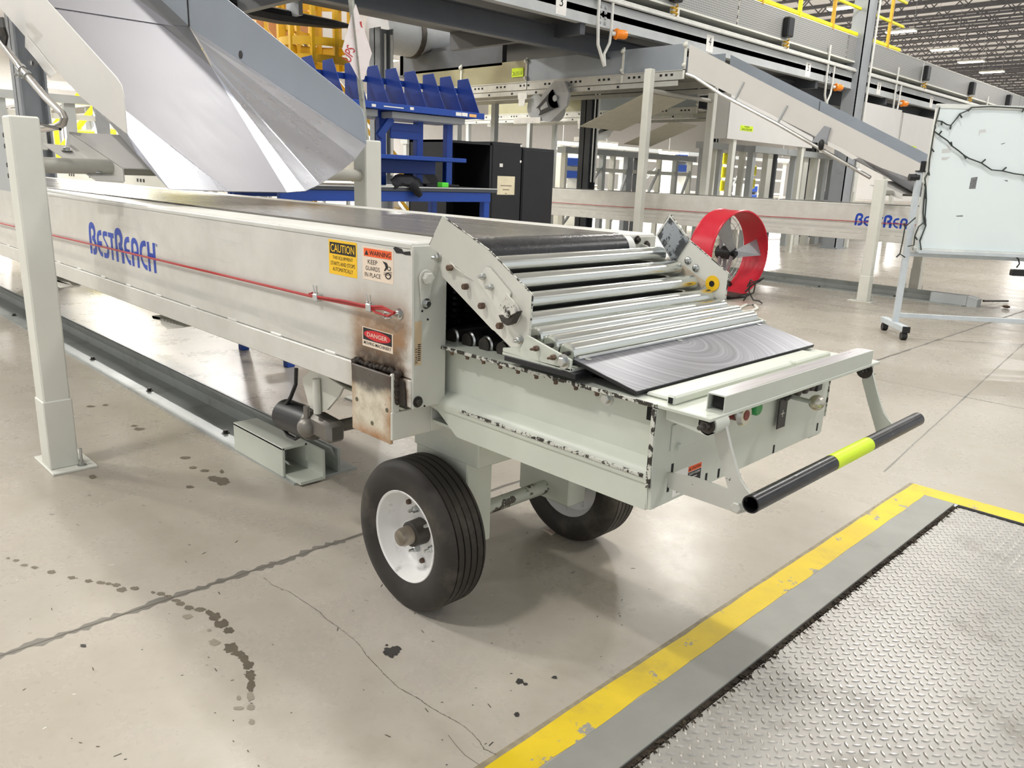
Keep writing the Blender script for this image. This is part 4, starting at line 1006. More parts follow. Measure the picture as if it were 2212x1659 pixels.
# erased marks and tape scraps
def scrap(pts, m, nm):
    b = MB(); b.faces([H2(u, v, .0456) for u, v in pts], [tuple(range(len(pts)))]); return b.build(nm, m, bd, norm=False)
GM = plain('marker_grey', (120, 122, 124), .6, 0, .3, 60); GL_ = plain('faint_residue', (206, 208, 206), .6); PK = plain('pink_mark', (240, 170, 170), .6)
scrap([(2098, 384), (2104, 383), (2112, 382), (2107, 408), (2093, 408)], GM, 'dark_scribble')
scrap([(2115, 281), (2129, 279), (2130, 286), (2117, 287), (2116, 293), (2114, 293)], GL_, 'tape_scrap')
scrap([(2035, 322), (2053, 321), (2053, 330), (2034, 331)], GL_, 'faint_smudge'); scrap([(2034, 340), (2053, 339), (2044, 346), (2034, 346)], GL_, 'faint_smudge')
scrap([(2162, 311), (2171, 308), (2171, 309.5), (2163, 312.5)], GM, 'marker_dash'); scrap([(2046, 313), (2050, 320), (2052, 322), (2047, 314)], PK, 'pink_mark')
scrap([(2168, 389), (2177, 389), (2176, 393)], GM, 'marker_dash'); scrap([(2065, 466), (2080, 465), (2080, 468), (2066, 468)], GM, 'marker_dash')
t2 = thing('string_lights', 'dark cord of unlit fairy lights draped over the whiteboard', 'string lights', B0, math.atan2(dW.y, dW.x))
Wr = plain('light_cord', (52, 58, 54), .6)
runs = [[(2025, 261), (2034, 262), (2045, 269), (2054, 271), (2068, 254), (2073, 246), (2085, 241), (2099, 232), (2140, 230), (2212, 234), (2260, 238)],
        [(2017, 283), (2028, 291), (2047, 304), (2056, 315), (2070, 325), (2082, 335), (2093, 342), (2120, 352), (2142, 367), (2165, 369), (2190, 375), (2212, 378), (2240, 384)],
        [(2030, 232), (2020, 270), (2017, 288), (2012, 320), (2008, 345), (2006, 371), (1998, 385), (2000, 405), (2001, 431), (1998, 470), (2000, 487), (1987, 520), (1990, 540)],
        [(2000, 400), (1996, 430), (1994, 460), (1996, 480), (1984, 490), (1976, 510), (1974, 530), (1961, 532)], [(1978, 470), (1955, 490), (1950, 520), (1944, 548), (1955, 556)]]
for rn in runs:
    b = MB(); b.tube([H2(u, v, .062) for u, v in rn], .0055, 6)
    for u, v in rn[1:-1:2]:
        p = H2(u, v, .062); q = p + Vector((random.uniform(-.03, .03), -.008, random.choice((-1, 1)) * .03)); b.cyl(p, q, .007, 6)
    b.build('light_strand', Wr, t2)
t3 = thing('black_scraper', 'black tool hanging on a cord below the whiteboard tray', 'hanging tool', B0, math.atan2(dW.y, dW.x))
b = MB(); c = H2(2192, 588, .06); b.box(c.x - .03, c.x + .35, c.y - .03, c.y + .03, c.z - .03, c.z + .025, b=.006); b.build('tool_body', BLACK, t3)
b = MB(); b.tube([H2(2196, 578, .06), H2(2202, 570, .06), H2(2200, 560, .06), H2(2192, 552, .06)], .006, 6); b.build('tool_cord', BLACK, t3)

# ---------------- blue packing bench ----------------
FX = -2.9; yL, yR, zT = .72, 2.575, 1.153
t = thing('packing_bench', 'blue steel packing bench with sorting dividers on its top shelf', 'workbench', (FX - .38, 1.65, 0)); O = Vector((FX - .38, 1.65, 0))
def bb(nm, m, *bs, bev=.003):
    b = MB()
    for q in bs: b.box(q[0] - O.x, q[1] - O.x, q[2] - O.y, q[3] - O.y, q[4], q[5], b=bev)
    return b.build(nm, m, t)
bb('tabletop', plain('bench_top', (70, 74, 80), .35, 0, .05), (FX - .76, FX, yL, yR, zT - .03, zT))
bb('top_edge', plain('bench_edge', (206, 208, 206), .4), (FX - .002, FX + .004, yL, yR, zT - .006, zT + .001), bev=0)
bb('apron', BLUE, (FX - .05, FX - .01, yL + .04, yR - .06, zT - .10, zT - .03), (FX - .72, FX - .68, yL + .04, yR - .06, zT - .10, zT - .03))
for x in (FX - .07, FX - .70):
    for y in (yL + .05, yR - .12): bb('leg', BLUE, (x, x + .055, y, y + .055, 0, zT - .03))
bb('lower_stretcher', BLUE, (FX - .70, FX - .66, yL + .05, 1.75, .80, .95), (FX - .40, FX - .36, yL + .05, yR - .08, .22, .30))
ups = [at(790, 300, x=-3.3).y + .14, at(906, 300, x=-3.3).y, at(970, 300, x=-3.3).y]
for y in ups: bb('upright', BLUE, (-3.34, -3.29, y - .03, y + .03, zT, 1.68))
SX = -3.1; s0 = at(793, 225, x=SX); s1 = at(1042, 252, x=SX)
bb('top_shelf', BLUE, (-3.55, SX, .78, s1.y, 1.665, 1.70), (SX - .01, SX + .004, .78, s1.y + .02, 1.66, 1.705))
bb('shelf_pan', GREYLT, (-3.5, SX - .06, 1.25, 1.66, 1.615, 1.66), (-3.5, SX - .06, 1.78, s1.y - .12, 1.615, 1.66))
m0 = at(815, 334, x=SX + .05); m1 = at(1008, 346, x=SX + .05)
bb('middle_shelf', BLUE, (-3.45, SX + .05, m0.y - .02, m1.y, 1.335, 1.365))
bb('shelf_apron', BLUE, (-3.30, -3.27, m0.y, m1.y - .12, 1.24, 1.335))
f0, f1 = at(843, 264, x=-3.28), at(904, 303, x=-3.28)
bb('back_panel', BLUE, (-3.29, -3.275, f0.y, f1.y, f1.z, f0.z))
bb('panel_seam', BLUED, (-3.276, -3.272, f0.y, f1.y, (f0.z + f1.z) / 2 - .003, (f0.z + f1.z) / 2 + .003), bev=0)
b = MB(); pA, pB = at(845, 256, x=-3.22), at(818, 295, x=-3.22); b.beam(pA - O, pB - O, .03, .05); b.build('shelf_brace', BLUE, t)
for i, u in enumerate((651, 696, 744, 792, 832, 873, 913, 950, 988)):
    v = 120 + (u - 651) * .16; p = at(u, v, x=-3.40); y = p.y
    b = MB(); b.prism([(-3.40 - O.x, y - O.y, 1.70), (-3.13 - O.x, y - O.y, 1.70), (-3.275 - O.x, y - O.y, 1.965), (-3.40 - O.x, y - O.y, 1.96)], (0, .004, 0), b=.001); b.build('divider', BLUED, t)
bb('divider_rail', BLUED, (-3.41, -3.40, 1.0, 2.6, 1.86, 1.90), bev=0)
b = MB()
for u0, u1, v in ((985, 997, 247), (998, 1010, 248)):
    p, q = at(u0, v - 5, x=SX + .005), at(u1, v + 4, x=SX + .005); b.box(SX + .004 - O.x, SX + .0055 - O.x, p.y - O.y, q.y - O.y, q.z, p.z)
for u0, u1, v in ((803, 812, 227), (829, 872, 231), (886, 894, 234)):
    p, q = at(u0, v - 3, x=SX + .005), at(u1, v + 4, x=SX + .005); b.box(SX + .004 - O.x, SX + .0055 - O.x, p.y - O.y, q.y - O.y, q.z, p.z)
b.build('shelf_label', PAPER, t)
b = MB(); p, q = at(1014, 246, x=SX + .005), at(1029, 254, x=SX + .005); b.box(SX + .004 - O.x, SX + .0055 - O.x, p.y - O.y, q.y - O.y, q.z, p.z); b.build('orange_label', plain('orange_label', (244, 190, 120), .6), t)
# things on the bench
t = thing('black_jacket', 'black jacket draped over the front edge of the blue bench', 'jacket', (FX - .1, at(870, 395, x=FX).y, zT))
b = MB(); o = Vector(t.location); rows = []
import itertools
ctrl = [[(843, 388), (858, 377), (885, 378), (905, 385), (918, 400)], [(846, 394), (862, 384), (888, 386), (903, 396), (914, 412)], [(852, 401), (868, 394), (888, 398), (898, 412), (912, 420)]]
pts3 = []
for r, xo in zip(ctrl, (-.30, -.14, .012)):
    pts3.append([at(u, v, x=FX + xo) - o for u, v in r])
for r in range(2):
    for k in range(4): b.sheet([[pts3[r][k], pts3[r][k + 1], pts3[r + 1][k + 1], pts3[r + 1][k]]])
b.thick(.02); bmesh.ops.subdivide_edges(b.bm, edges=b.bm.edges[:], cuts=2, use_grid_fill=True)
for v in b.bm.verts: v.co += Vector((random.uniform(-.006, .006), random.uniform(-.006, .006), random.uniform(-.006, .006)))
b.build('jacket_body', CLOTH, t, ang=2)
b = MB(); b.tube([pts3[2][2] + Vector((0.02, 0, 0)), at(897, 408, x=FX + .03) - o, at(903, 416, x=FX + .03) - o, at(908, 422, x=FX + .03) - o], [.035, .03, .028, .02], 10); b.build('sleeve', CLOTH, t, ang=2)
lx = at(945, 400, x=FX - .3).y
t = thing('laptop', 'open black laptop standing on the blue bench', 'laptop', (FX - .35, lx, zT))
b = MB(); b.box(-.14, .12, -.16, .16, .0, .018, b=.004); b.build('keyboard_base', BLACK, t)
b = MB(); b.prism([(-.12, -.16, .018), (-.12, .16, .018), (-.22, .16, .22), (-.22, -.16, .22)], (-.008, 0, -.002)); b.build('screen', BLKM, t)
c = at(957, 397, x=FX - .04)
t = tag((lambda b: (b.box(c.x - .03, c.x + .03, c.y - .03, c.y + .03, zT, zT + .035, b=.004), b.build('green_tape_roll', plain('tape_green', (90, 220, 60), .5), None))[1])(MB()), 'small bright green block beside the laptop on the bench', 'tape roll')
c = at(862, 396, x=FX - .06); b = MB(); b.box(c.x - .09, c.x + .06, c.y - .10, c.y + .10, zT, zT + .004); tag(b.build('paper_sheet', PAPER, None), 'white paper lying under the black jacket on the bench', 'paper')

# ---------------- black cabinets behind the bench ----------------
CX = -3.78
def cab(u0, u1, vt, label, nm, dep=.5):
    a, c = at(u0, vt, x=CX), at(u1, vt, x=CX); w = c.y - a.y
    t = thing(nm, label, 'cabinet', (CX - dep / 2, (a.y + c.y) / 2, 0), group=None); return t, w, at((u0 + u1) / 2, vt, x=CX).z
t, w, zt2 = cab(962, 1063, 305, 'black open-fronted shelf unit behind the blue bench', 'open_shelf_unit')
b = MB(); h = w / 2
b.box(-.25, .25, -h, -h + .02, 0, zt2); b.box(-.25, .25, h - .02, h, 0, zt2); b.box(-.25, .25, -h, h, zt2 - .02, zt2); b.box(-.25, -.235, -h, h, 0, zt2); b.build('carcass', BLKM, t)
for z in (.08, .42, .78, 1.12):
    b = MB(); b.box(-.24, .24, -h + .02, h - .02, z, z + .02); b.build('shelf', BLKM, t)
t, w, zt2 = cab(1064, 1129, 308, 'tall black steel cabinet with a cream notice on its face', 'steel_cabinet')
b = MB(); b.box(-.25, .245, -w / 2, w / 2, 0, zt2, b=.004); b.build('carcass', BLKM, t)
b = MB(); b.box(.245, .250, -w / 2 + .01, w / 2 - .01, .06, zt2 - .02, b=.002); dr = b.build('door', BLKM, t)
o = Vector(t.location); p, q = at(1075, 380, x=CX + .002) - o, at(1111, 421, x=CX + .002) - o
b = MB(); b.box(.250, .2515, p.y, q.y, q.z, p.z); nt = b.build('notice', CREAM, t)
b = MB()
for k in range(3): b.box(.2515, .252, p.y + .04 + .03 * k, q.y - .04 - .03 * k, p.z - .09 - .035 * k, p.z - .08 - .035 * k)
b.build('notice_lines', plain('notice_ink', (150, 140, 120), .7), nt)
b = MB(); p = at(1083, 357, x=CX + .002) - o; b.box(.250, .2512, p.y - .02, p.y + .02, p.z - .015, p.z + .015); p = at(1125, 349, x=CX + .002) - o; b.box(.250, .2512, p.y - .01, p.y + .01, p.z - .01, p.z + .01); p = at(1126, 315, x=CX + .002) - o; b.box(.250, .2512, p.y - .01, p.y + .01, p.z - .01, p.z + .01); b.build('white_sticker', PAPER, dr)
t, w, zt2 = cab(1131, 1199, 321, 'lower black steel cabinet with a plain face beside the taller one', 'steel_cabinet')
b = MB(); b.box(-.25, .245, -w / 2, w / 2, 0, zt2, b=.004); b.build('carcass', BLKM, t)
b = MB(); b.box(.245, .250, -w / 2 + .01, w / 2 - .01, .06, zt2 - .02, b=.002); b.build('door', BLKM, t)
# ---------------- mezzanine along the hall ----------------
MX = -5.8
mz = thing('mezzanine', 'grey steel mezzanine deck with numbered bays above the far conveyor', 'mezzanine', (MX, 12, 0)); OM = Vector((MX, 12, 0))
def mb(nm, m, *bs, bev=0.0, par=None):
    b = MB()
    for q in bs: b.box(q[0] - MX, q[1] - MX, q[2] - 12, q[3] - 12, q[4], q[5], b=bev)
    return b.build(nm, m, par or mz)
YA, YB = -2.0, 40.0
EB = mb('edge_beam', plain('beam_galv', (190, 193, 193), .5, .1, .10, 1.4), (MX - .012, MX, YA, YB, 3.245, 3.545), (MX - .10, MX + .004, YA, YB, 3.535, 3.55), (MX - .10, MX + .02, YA, YB, 3.235, 3.25))
mb('lower_beam', DARKST, (MX - .50, MX - .48, YA, YB, 2.96, 3.24), (MX - .56, MX - .42, YA, YB, 2.955, 2.97), (MX - .56, MX - .42, YA, YB, 3.225, 3.24))
mb('deck', plain('deck_soffit', (84, 86, 90), .7), (MX - 2.7, MX, YA, YB, 3.36, 3.44))
mb('rear_deck', plain('rear_soffit', (84, 86, 90), .7), (MX - 5.5, MX - 2.7, 8.0, YB, 3.36, 3.44))
mb('rear_beam', DARKST, (MX - 5.5, MX - 5.4, 7.9, YB, 3.0, 3.36), (MX - 5.56, MX - 5.34, 7.9, YB, 2.98, 3.0), (MX - 5.5, MX - 2.7, 7.9, 8.0, 3.02, 3.36))
for k in range(12):
    y = YA + 1.9 + 3.45 * k
    mb('cross_joist', DARKST, (MX - (5.38 if y > 8 else 2.68), MX - .02, y - .05, y + .05, 3.10, 3.36))
mb('pipe', CONDUIT, (MX + .03, MX + .075, YA, YB, 3.555, 3.60), (MX + .02, MX + .05, YA, YB, 3.60, 3.63), bev=.01)
mb('gap_shade_box', BLKM, (MX - 1.6, MX - .35, YA, YB, 3.50, 3.80))  # dark box added for the shadowed space under the mesh guard
def mesh_mat():
    t = NT('wire_mesh_guard'); X, Y, Z = t.sep(); a = t.math('FRACT', t.math('MULTIPLY', Y, 22)); c = t.math('FRACT', t.math('MULTIPLY', Z, 30))
    m = t.math('MAXIMUM', t.math('LESS_THAN', a, .28), t.math('LESS_THAN', c, .28))
    return t.out(t.mix(m, lin((176, 176, 172)), lin((120, 120, 118))), .5, .2)
MG = mesh_mat()
for k in range(10):
    y0 = YA + 4.2 * k; mb('mesh_panel', MG, (MX - .02, MX, y0 + .02, y0 + 4.16, 3.765, 4.205))
mb('panel_lip', WHITES, (MX - .30, MX + .012, YA, YB, 3.735, 3.765), (MX - .02, MX + .006, YA, YB, 4.205, 4.22))
for k in range(8):
    y = 1.7 + 3.45 * k + .14
    if 5 < y < 27:
        mb('motor_box', BLKM, (MX, MX + .12, y - .11, y + .11, 3.80, 4.12), bev=.02)
        b = MB(); b.tube([(MX + .05 - MX + .04 * math.cos(q * 1.3), y - 12 + .06 * math.sin(q * 1.3), 3.76 - .012 * q) for q in range(12)], .014, 6); b.build('cable_coil', YELS, mz)
        mb('junction_box', WHITES, (MX - .02, MX + .03, y - .02, y + .16, 3.60, 3.74))
for k, (n, y) in enumerate((('3', 6.336), ('4', 9.83), ('5', 13.23), ('6', 16.6), ('7', 19.86))):
    s = mb('bay_sign', PAPER, (MX + .001, MX + .004, y - .10, y + .10, 3.26, 3.51))
    lettering(n, (.0045, y - 12 - .035, 3.36), (0, 1, 0), UZ, .07, .12, INK, s)
for y in (7.27, 14.18, 17.66, 24.3):
    b = MB(); b.tube([(.05, y - 12 - .25, 3.9), (.05, y - 12 - .25, 3.3), (.05, y - 12 - .22, 3.0), (.05, y - 12 - .06, 2.75)], .022, 8); b.tube([(.05, y - 12 + .04, 3.56), (.05, y - 12 + .04, 3.2), (.05, y - 12 + .02, 3.05), (.05, y - 12 - .08, 2.9), (.05, y - 12 - .05, 2.75)], .02, 8); cd = b.build('drop_conduit', CONDUIT, mz)
    b = MB(); b.m(0).cyl((.07, y - 12 + .03, 3.17), (.10, y - 12 + .07, 3.17), .03, 12); b.m(1).lathe((.10, y - 12 + .07, 3.17), (.4, 1, 0), [(0, .065), (.02, .075), (.03, .06), (.15, .06), (.17, .05)], 18); b.build('beacon_light', [CONDUIT, ORB], cd)
    b = MB()
    for j in range(4):
        for q in (-.05, .05): b.hexb((.0, y - 12 - .10 + q, 3.29 + .065 * j), (1, 0, 0), .018, .02, 1.2)
    b.build('splice_bolt', GREYLT, EB)
# yellow handrail
for k in range(7):
    y = 8.6 + 1.36 * k
    mb('rail_post', YELB if k % 2 else YELS, (MX - .05, MX + .01, y - .03, y + .03, 4.2, 5.25), bev=.004)
mb('handrail', YELB, (MX - .045, MX + .0, 8.0, 17.5, 4.24, 4.30), (MX - .045, MX + .0, 8.0, 17.5, 4.72, 4.77), (MX - .045, MX + .0, 8.0, 17.5, 5.2, 5.25), bev=.006)

# columns
def ibeam(t, h, w, d, m):
    b = MB(); b.box(-d / 2, d / 2, -w / 2, -w / 2 + .02, 0, h); b.box(-d / 2, d / 2, w / 2 - .02, w / 2, 0, h); b.box(-.01, .01, -w / 2, w / 2, 0, h); b.build('shaft', m, t)
    b = MB(); b.box(-d / 2 - .08, d / 2 + .08, -w / 2 - .08, w / 2 + .08, 0, .02); b.build('base_plate', m, t)
for x, y, l in ((-7.75, 4.95, 'grey mezzanine column rising behind the blue sorting dividers'), (-7.9, 9.5, 'dark mezzanine column beside the far feeder drive motors'), (-8.2, 14.0, 'mezzanine column left of the white chute behind the far conveyor'), (-8.0, 18.45, 'mezzanine column under the white chute beyond the far conveyor')):
    t = thing('mezzanine_column', l, 'column', (x, y, 0), group='mezzanine columns'); ibeam(t, 3.08, .22, .24, GREYST if y < 5 else DARKST)
    b = MB(); b.cyl((.145, .06, 1.2), (.145, .06, 3.0), .022, 8); b.build('conduit', CONDUIT, t); b = MB(); b.cyl((.145, -.04, 1.2), (.145, -.04, 3.0), .014, 8); b.build('conduit', CONDUIT, t)
t = thing('building_column', 'wide grey building column rising past the mezzanine to the roof', 'column', (-5.66, 15.40, 0)); b = MB(); b.box(-.02, .0, -.21, .21, 0, 10.0); b.box(-.30, .0, -.21, -.19, 0, 10); b.box(-.30, 0, .19, .21, 0, 10); b.build('shaft', GREYST, t)
b = MB(); b.box(-.35, .06, -.26, .26, 0, .03); b.build('base_plate', GREYST, t)
b = MB(); b.cyl((.03, .23, 1.2), (.03, .23, 10), .025, 8); b.build('conduit', CONDUIT, t)

# ---------------- feeder conveyors that bring parcels to the chutes ----------------
def feeder(y0, x0, x1, label, zt=3.06, zb=2.735):
    t = thing('feeder_conveyor', label, 'conveyor', (x1, y0, 0), group='feeder conveyors'); n = 0
    xs = [x1, x1 - 1.05, x1 - 3.0, x1 - 4.6, x1 - 6.2]
    for i, (a, c) in enumerate(zip(xs, xs[1:])):
        b = MB()
        for s in (0, 1.0): b.box(c - x1, a - x1 - .02, s, s + .004, zb, zt)
        b.build('side_guard', CHUTEB if i < 2 else SAGE, t)
        b = MB(); b.box(a - x1 - .03, a - x1, -.02, .0, zb - .12, zt + .03); b.sphere((a - x1 - .015, -.03, zt - .02), .035, 8); b.sphere((a - x1 - .015, -.03, zb + .05), .03, 8); b.build('guard_bracket', WHITES, t)
    b = MB(); L_ = x0 - x1
    for s in (0, 1.0): b.box(L_, 0, s - .01, s, zb - .125, zb - .012); b.box(L_, -.1, s - .012, s - .002, zb - .205, zb - .14); b.box(L_, 0, s - .02, s + .01, zb - .012, zb)
    b.build('side_frame', plain('frame_zinc', (192, 192, 186), .4, .3), t)
    b = MB(); x = -.3
    while x > L_:
        for d in (-.09, 0, .09): b.box(x + d - .02, x + d + .02, -.013, -.009, zb - .075, zb - .045)
        b.box(x - .3, x - .26, -.015, -.009, zb - .19, zb - .16); x -= .55
    b.build('frame_slot', VOID, t)
    b = MB(); b.box(L_, -.05, 0, 1.0, zb - .03, zb - .01); b.build('belt', BELT, t)
    b = MB()
    for s in (.05, .95):
        for x in (-4.75, -7.0): b.box(x - .05, x + .05, s - .05, s + .05, 0, zb - .2)
    b.build('leg', GREYLT, t)
    # belt-driven motor and the drip pans
    mx = -2.45
    b = MB(); b.cyl((mx - .28, .45, 2.33), (mx - .28, -.06, 2.33), .19, 20); b.m(1).prism([(mx - .25, -.06, 2.12), (mx + .1, -.06, 2.10), (mx + .42, -.06, 2.32), (mx + .46, -.06, 2.5), (mx + .36, -.06, 2.68), (mx + .15, -.06, 2.70), (mx - .1, -.06, 2.5)], (0, -.05, 0)); mo = b.build('drive_motor', [GREYLT, plain('clear_guard', (170, 172, 172), .3)], t)
    b = MB(); c1, r1, c2, r2 = Vector((mx + .2, -.115, 2.44)), .145, Vector((mx - .17, -.115, 2.25)), .06
    d = (c2 - c1).normalized(); pn = Vector((-d.z, 0, d.x)); pts = []
    a0_ = math.atan2(pn.z, pn.x)
    for i in range(13): a = a0_ - PI * i / 12; pts.append(c1 + Vector((math.cos(a), 0, math.sin(a))) * r1)
    for i in range(13): a = a0_ + PI - PI * i / 12; pts.append(c2 + Vector((math.cos(a), 0, math.sin(a))) * r2)
    b.prism(pts, (0, -.02, 0)); dg = b.build('drive_belt', BLACK, mo)
    b = MB(); b.prism([c1.lerp(c2, .42) + pn * .05 + Vector((0, -.021, 0)), c1.lerp(c2, .80) + pn * .02 + Vector((0, -.021, 0)), c1.lerp(c2, .80) - pn * .02 + Vector((0, -.021, 0)), c1.lerp(c2, .42) - pn * .05 + Vector((0, -.021, 0))], (0, -.002, 0)); b.lathe(c1 + Vector((0, -.021, 0)), (0, -1, 0), [(0, .05), (.01, .04)], 16); b.build('pulley', GREYLT, mo)
    b = MB(); b.sheet([[(-1.75, -.1, 2.02), (-1.25, -.1, 2.20), (-1.25, .9, 2.20), (-1.75, .9, 2.02)], [(-1.25, -.1, 2.20), (-.55, -.1, 2.45), (-.55, .9, 2.45), (-1.25, .9, 2.20)]]); b.thick(.006); b.build('drip_pan', plain('pan_cream', (190, 186, 168), .5), t)
    b = MB(); b.box(mx - .62, mx - .42, -.13, -.12, 2.45, 2.55); b.box(mx - .6, mx - .46, -.13, -.12, 2.35, 2.45); b.box(mx - .70, mx - .1, -.13, -.12, 2.08, 2.17); b.build('motor_label', PAPER, mo)
    return t
FD = feeder(7.9, -12.5, -4.9, 'grey-sided feeder conveyor running level into the far white chute')
b = MB(); o = Vector((-4.9, 7.9, 0)); p, q = at(1106, 148, y=7.89) - o, at(1130, 165, y=7.89) - o; b.box(p.x, q.x, -.012, -.004, q.z, p.z); tg = b.build('yellow_tag', NEON, FD)
lettering('263518', (p.x + .02, -.0125, q.z + .02), RX, UZ, q.x - p.x - .04, (p.z - q.z) * .45, INK, tg)
feeder(12.6, -15.0, -7.7, 'second feeder conveyor under the mezzanine behind the tall white post')

# white hoods hanging at the mezzanine edge, with their tags
def hood(y0, y1, z0, z1, label, tagpx=None, txt=''):
    t = thing('white_hood', label, 'hood', (MX + .1, (y0 + y1) / 2, z0), group='white hoods under the mezzanine'); h = (y1 - y0) / 2
    b = MB(); b.box(-.01, 0, -h, h, 0, z1 - z0, b=.003); b.box(-.3, 0, -h, -h + .01, 0, z1 - z0); b.box(-.3, 0, h - .01, h, 0, z1 - z0); b.build('hood_panel', WHITEP, t)
    for s in (-1, 1): b = MB(); b.box(-.10, -.02, s * h * .8 - .05, s * h * .8 + .05, -z0, 0); b.build('leg', WHITES, t)
    if tagpx:
        o = Vector(t.location); p, q = at(tagpx[0], tagpx[1], x=MX + .102) - o, at(tagpx[2], tagpx[3], x=MX + .102) - o; b = MB(); b.box(.0005, .002, p.y, q.y, q.z, p.z); g = b.build('yellow_tag', NEON, t)
        lettering(txt, (.0025, p.y + (q.y - p.y) * .1, q.z + (p.z - q.z) * .12), (0, 1, 0), UZ, (q.y - p.y) * .8, (p.z - q.z) * .42, INK, g, bold=.02)
        b = MB(); b.box(.002, .0026, p.y + (q.y - p.y) * .3, q.y - (q.y - p.y) * .3, p.z - (p.z - q.z) * .26, p.z - (p.z - q.z) * .14); b.build('tag_line', INK, g)
hood(10.45, 13.6, 1.99, 2.72, 'white hood with yellow tag 263504 below the mezzanine', (1600, 270, 1626, 285), '263504')
hood(15.75, 17.85, 1.85, 3.03, 'tall untagged white hood next to the wide building column')
hood(17.95, 20.1, 1.7, 2.99, 'white hood with a cut-off yellow tag beside the whiteboard', (1956, 313, 1978, 324), '263504')

# ---------------- equipment further back in the hall ----------------
def gantry(X, posts, h, label, rails, brace=True):
    """row of posts along the hall with rails between them; posts: (pixel column, width, material)"""
    ys = [(at(u, 400, x=X).y, w, m) for u, w, m in posts]; y0 = min(q[0] for q in ys); y1 = max(q[0] for q in ys)
    t = thing('post_row', label, 'steel frame', (X, (y0 + y1) / 2, 0), group='rows of equipment posts'); yc = (y0 + y1) / 2
    for y, w, m in ys: b = MB(); b.box(-.06, .06, y - yc - w / 2, y - yc + w / 2, 0, h); b.build('post', m, t)
    for z, m in rails: b = MB(); b.box(-.04, .04, y0 - yc, y1 - yc, z - .04, z + .04); b.build('rail', m, t)
    b = MB(); b.box(-.12, .12, y0 - yc - .1, y1 - yc + .1, h, h + .12); b.build('top_channel', GREYLT, t)
    if brace:
        for (ya, w, m), (yb, w2, m2) in list(zip(ys, ys[1:]))[::2]: b = MB(); b.beam((.03, ya - yc, .3), (.03, yb - yc, h - .2), .04, .05, up=(1, 0, 0)); b.build('brace', GREYLT, t)
    return t
gantry(-9.6, ((1216, .07, WHITES), (1298, .10, GREYLT), (1320, .07, WHITES), (1354, .20, GREYST), (1372, .08, DARKST), (1420, .06, WHITES), (1455, .09, GREYLT), (1486, .06, WHITES)), 1.75, 'row of thin white and grey posts behind the feeder drive motors', ((.95, WHITES), (1.45, WHITES)))
gantry(-7.0, ((1513, .12, GREYLT), (1535, .05, WHITES), (1547, .08, GREYLT), (1574, .10, GREYST), (1597, .06, WHITES)), 1.90, 'row of narrow posts between the tall white post and the broad hood legs', ((1.0, GREYLT),), False)
gantry(-6.6, ((1617, .12, GREYLT), (1652, .20, WHITES), (1666, .06, DARKST), (1708, .10, GREYLT), (1730, .20, WHITES), (1752, .16, WHITES), (1774, .18, GREYLT), (1791, .08, GREYST)), 1.88, 'row of broad pale posts under the tagged white hood', ((.95, GREYLT),), False)
gantry(-16.5, ((1205, .12, WHITES), (1235, .10, WHITES), (1340, .14, GREYLT), (1430, .12, WHITES), (1560, .14, WHITES), (1600, .10, GREYLT), (1690, .12, WHITES)), 2.3, 'far row of white posts deep under the mezzanine', ((.9, WHITES), (1.5, WHITES), (2.0, WHITES)))
gantry(-13.0, ((880, .16, GREYLT), (930, .12, WHITES), (985, .16, GREYST), (1045, .12, WHITES), (1095, .18, GREYLT), (1118, .10, DARKST), (1165, .12, WHITES)), 1.85, 'row of pale posts behind the black cabinets', ((1.0, WHITES), (1.9, WHITES)))
gantry(-12.7, ((-60, .2, WHITES), (22, .12, GREYLT), (118, .10, WHITES), (165, .16, GREYLT), (232, .2, GREYST), (275, .16, GREYLT), (345, .12, WHITES)), 2.1, 'row of pale posts seen through the gap under the metal chute', ((1.1, WHITES), (1.9, WHITES)))
def longbelt(x0, x1, y, z, label, m=WHITES):
    t = thing('sorting_line', label, 'conveyor', (0, y, 0), group='white sorting lines in the hall')
    b = MB(); b.box(x0, x1, -.02, .02, z, z + .26); b.box(x0, x1, .9, .94, z, z + .26); b.build('side_channel', m, t)
    b = MB(); b.box(x0, x1, 0, .9, z + .2, z + .22); b.build('belt', BELT, t)
    b = MB(); x = x1 - .5
    while x > x0:
        for d in (-.1, 0, .1): b.box(x + d - .025, x + d + .025, -.024, -.02, z + .06, z + .10)
        b.box(x - .45, x + .15, -.024, -.02, z + .16, z + .18); x -= .9
    b.build('slot', DKSTEEL, t)
    b = MB(); x = x1 - .6
    while x > x0: b.box(x - .05, x + .05, 0, .08, 0, z); b.box(x - .05, x + .05, .84, .92, 0, z); x -= 2.4
    b.build('leg', GREYST, t)
longbelt(-13, -7.4, 2.1, .95, 'white slotted conveyor side seen under the metal chute')
longbelt(-26, -13.8, 6.6, .9, 'long white sorting line behind the bench and cabinets')
longbelt(-26, -13.7, 10.9, .62, 'low white sorting line behind the far feeder legs')
longbelt(-28, -17.4, 20.5, .8, 'white sorting line behind the tagged hood')
longbelt(-34, -19.5, 5.0, 2.5, 'raised white sorting line deep in the hall', WHITEP)
longbelt(-34, -18.5, -3.5, 2.35, 'raised white sorting line behind the switch column', WHITEP)

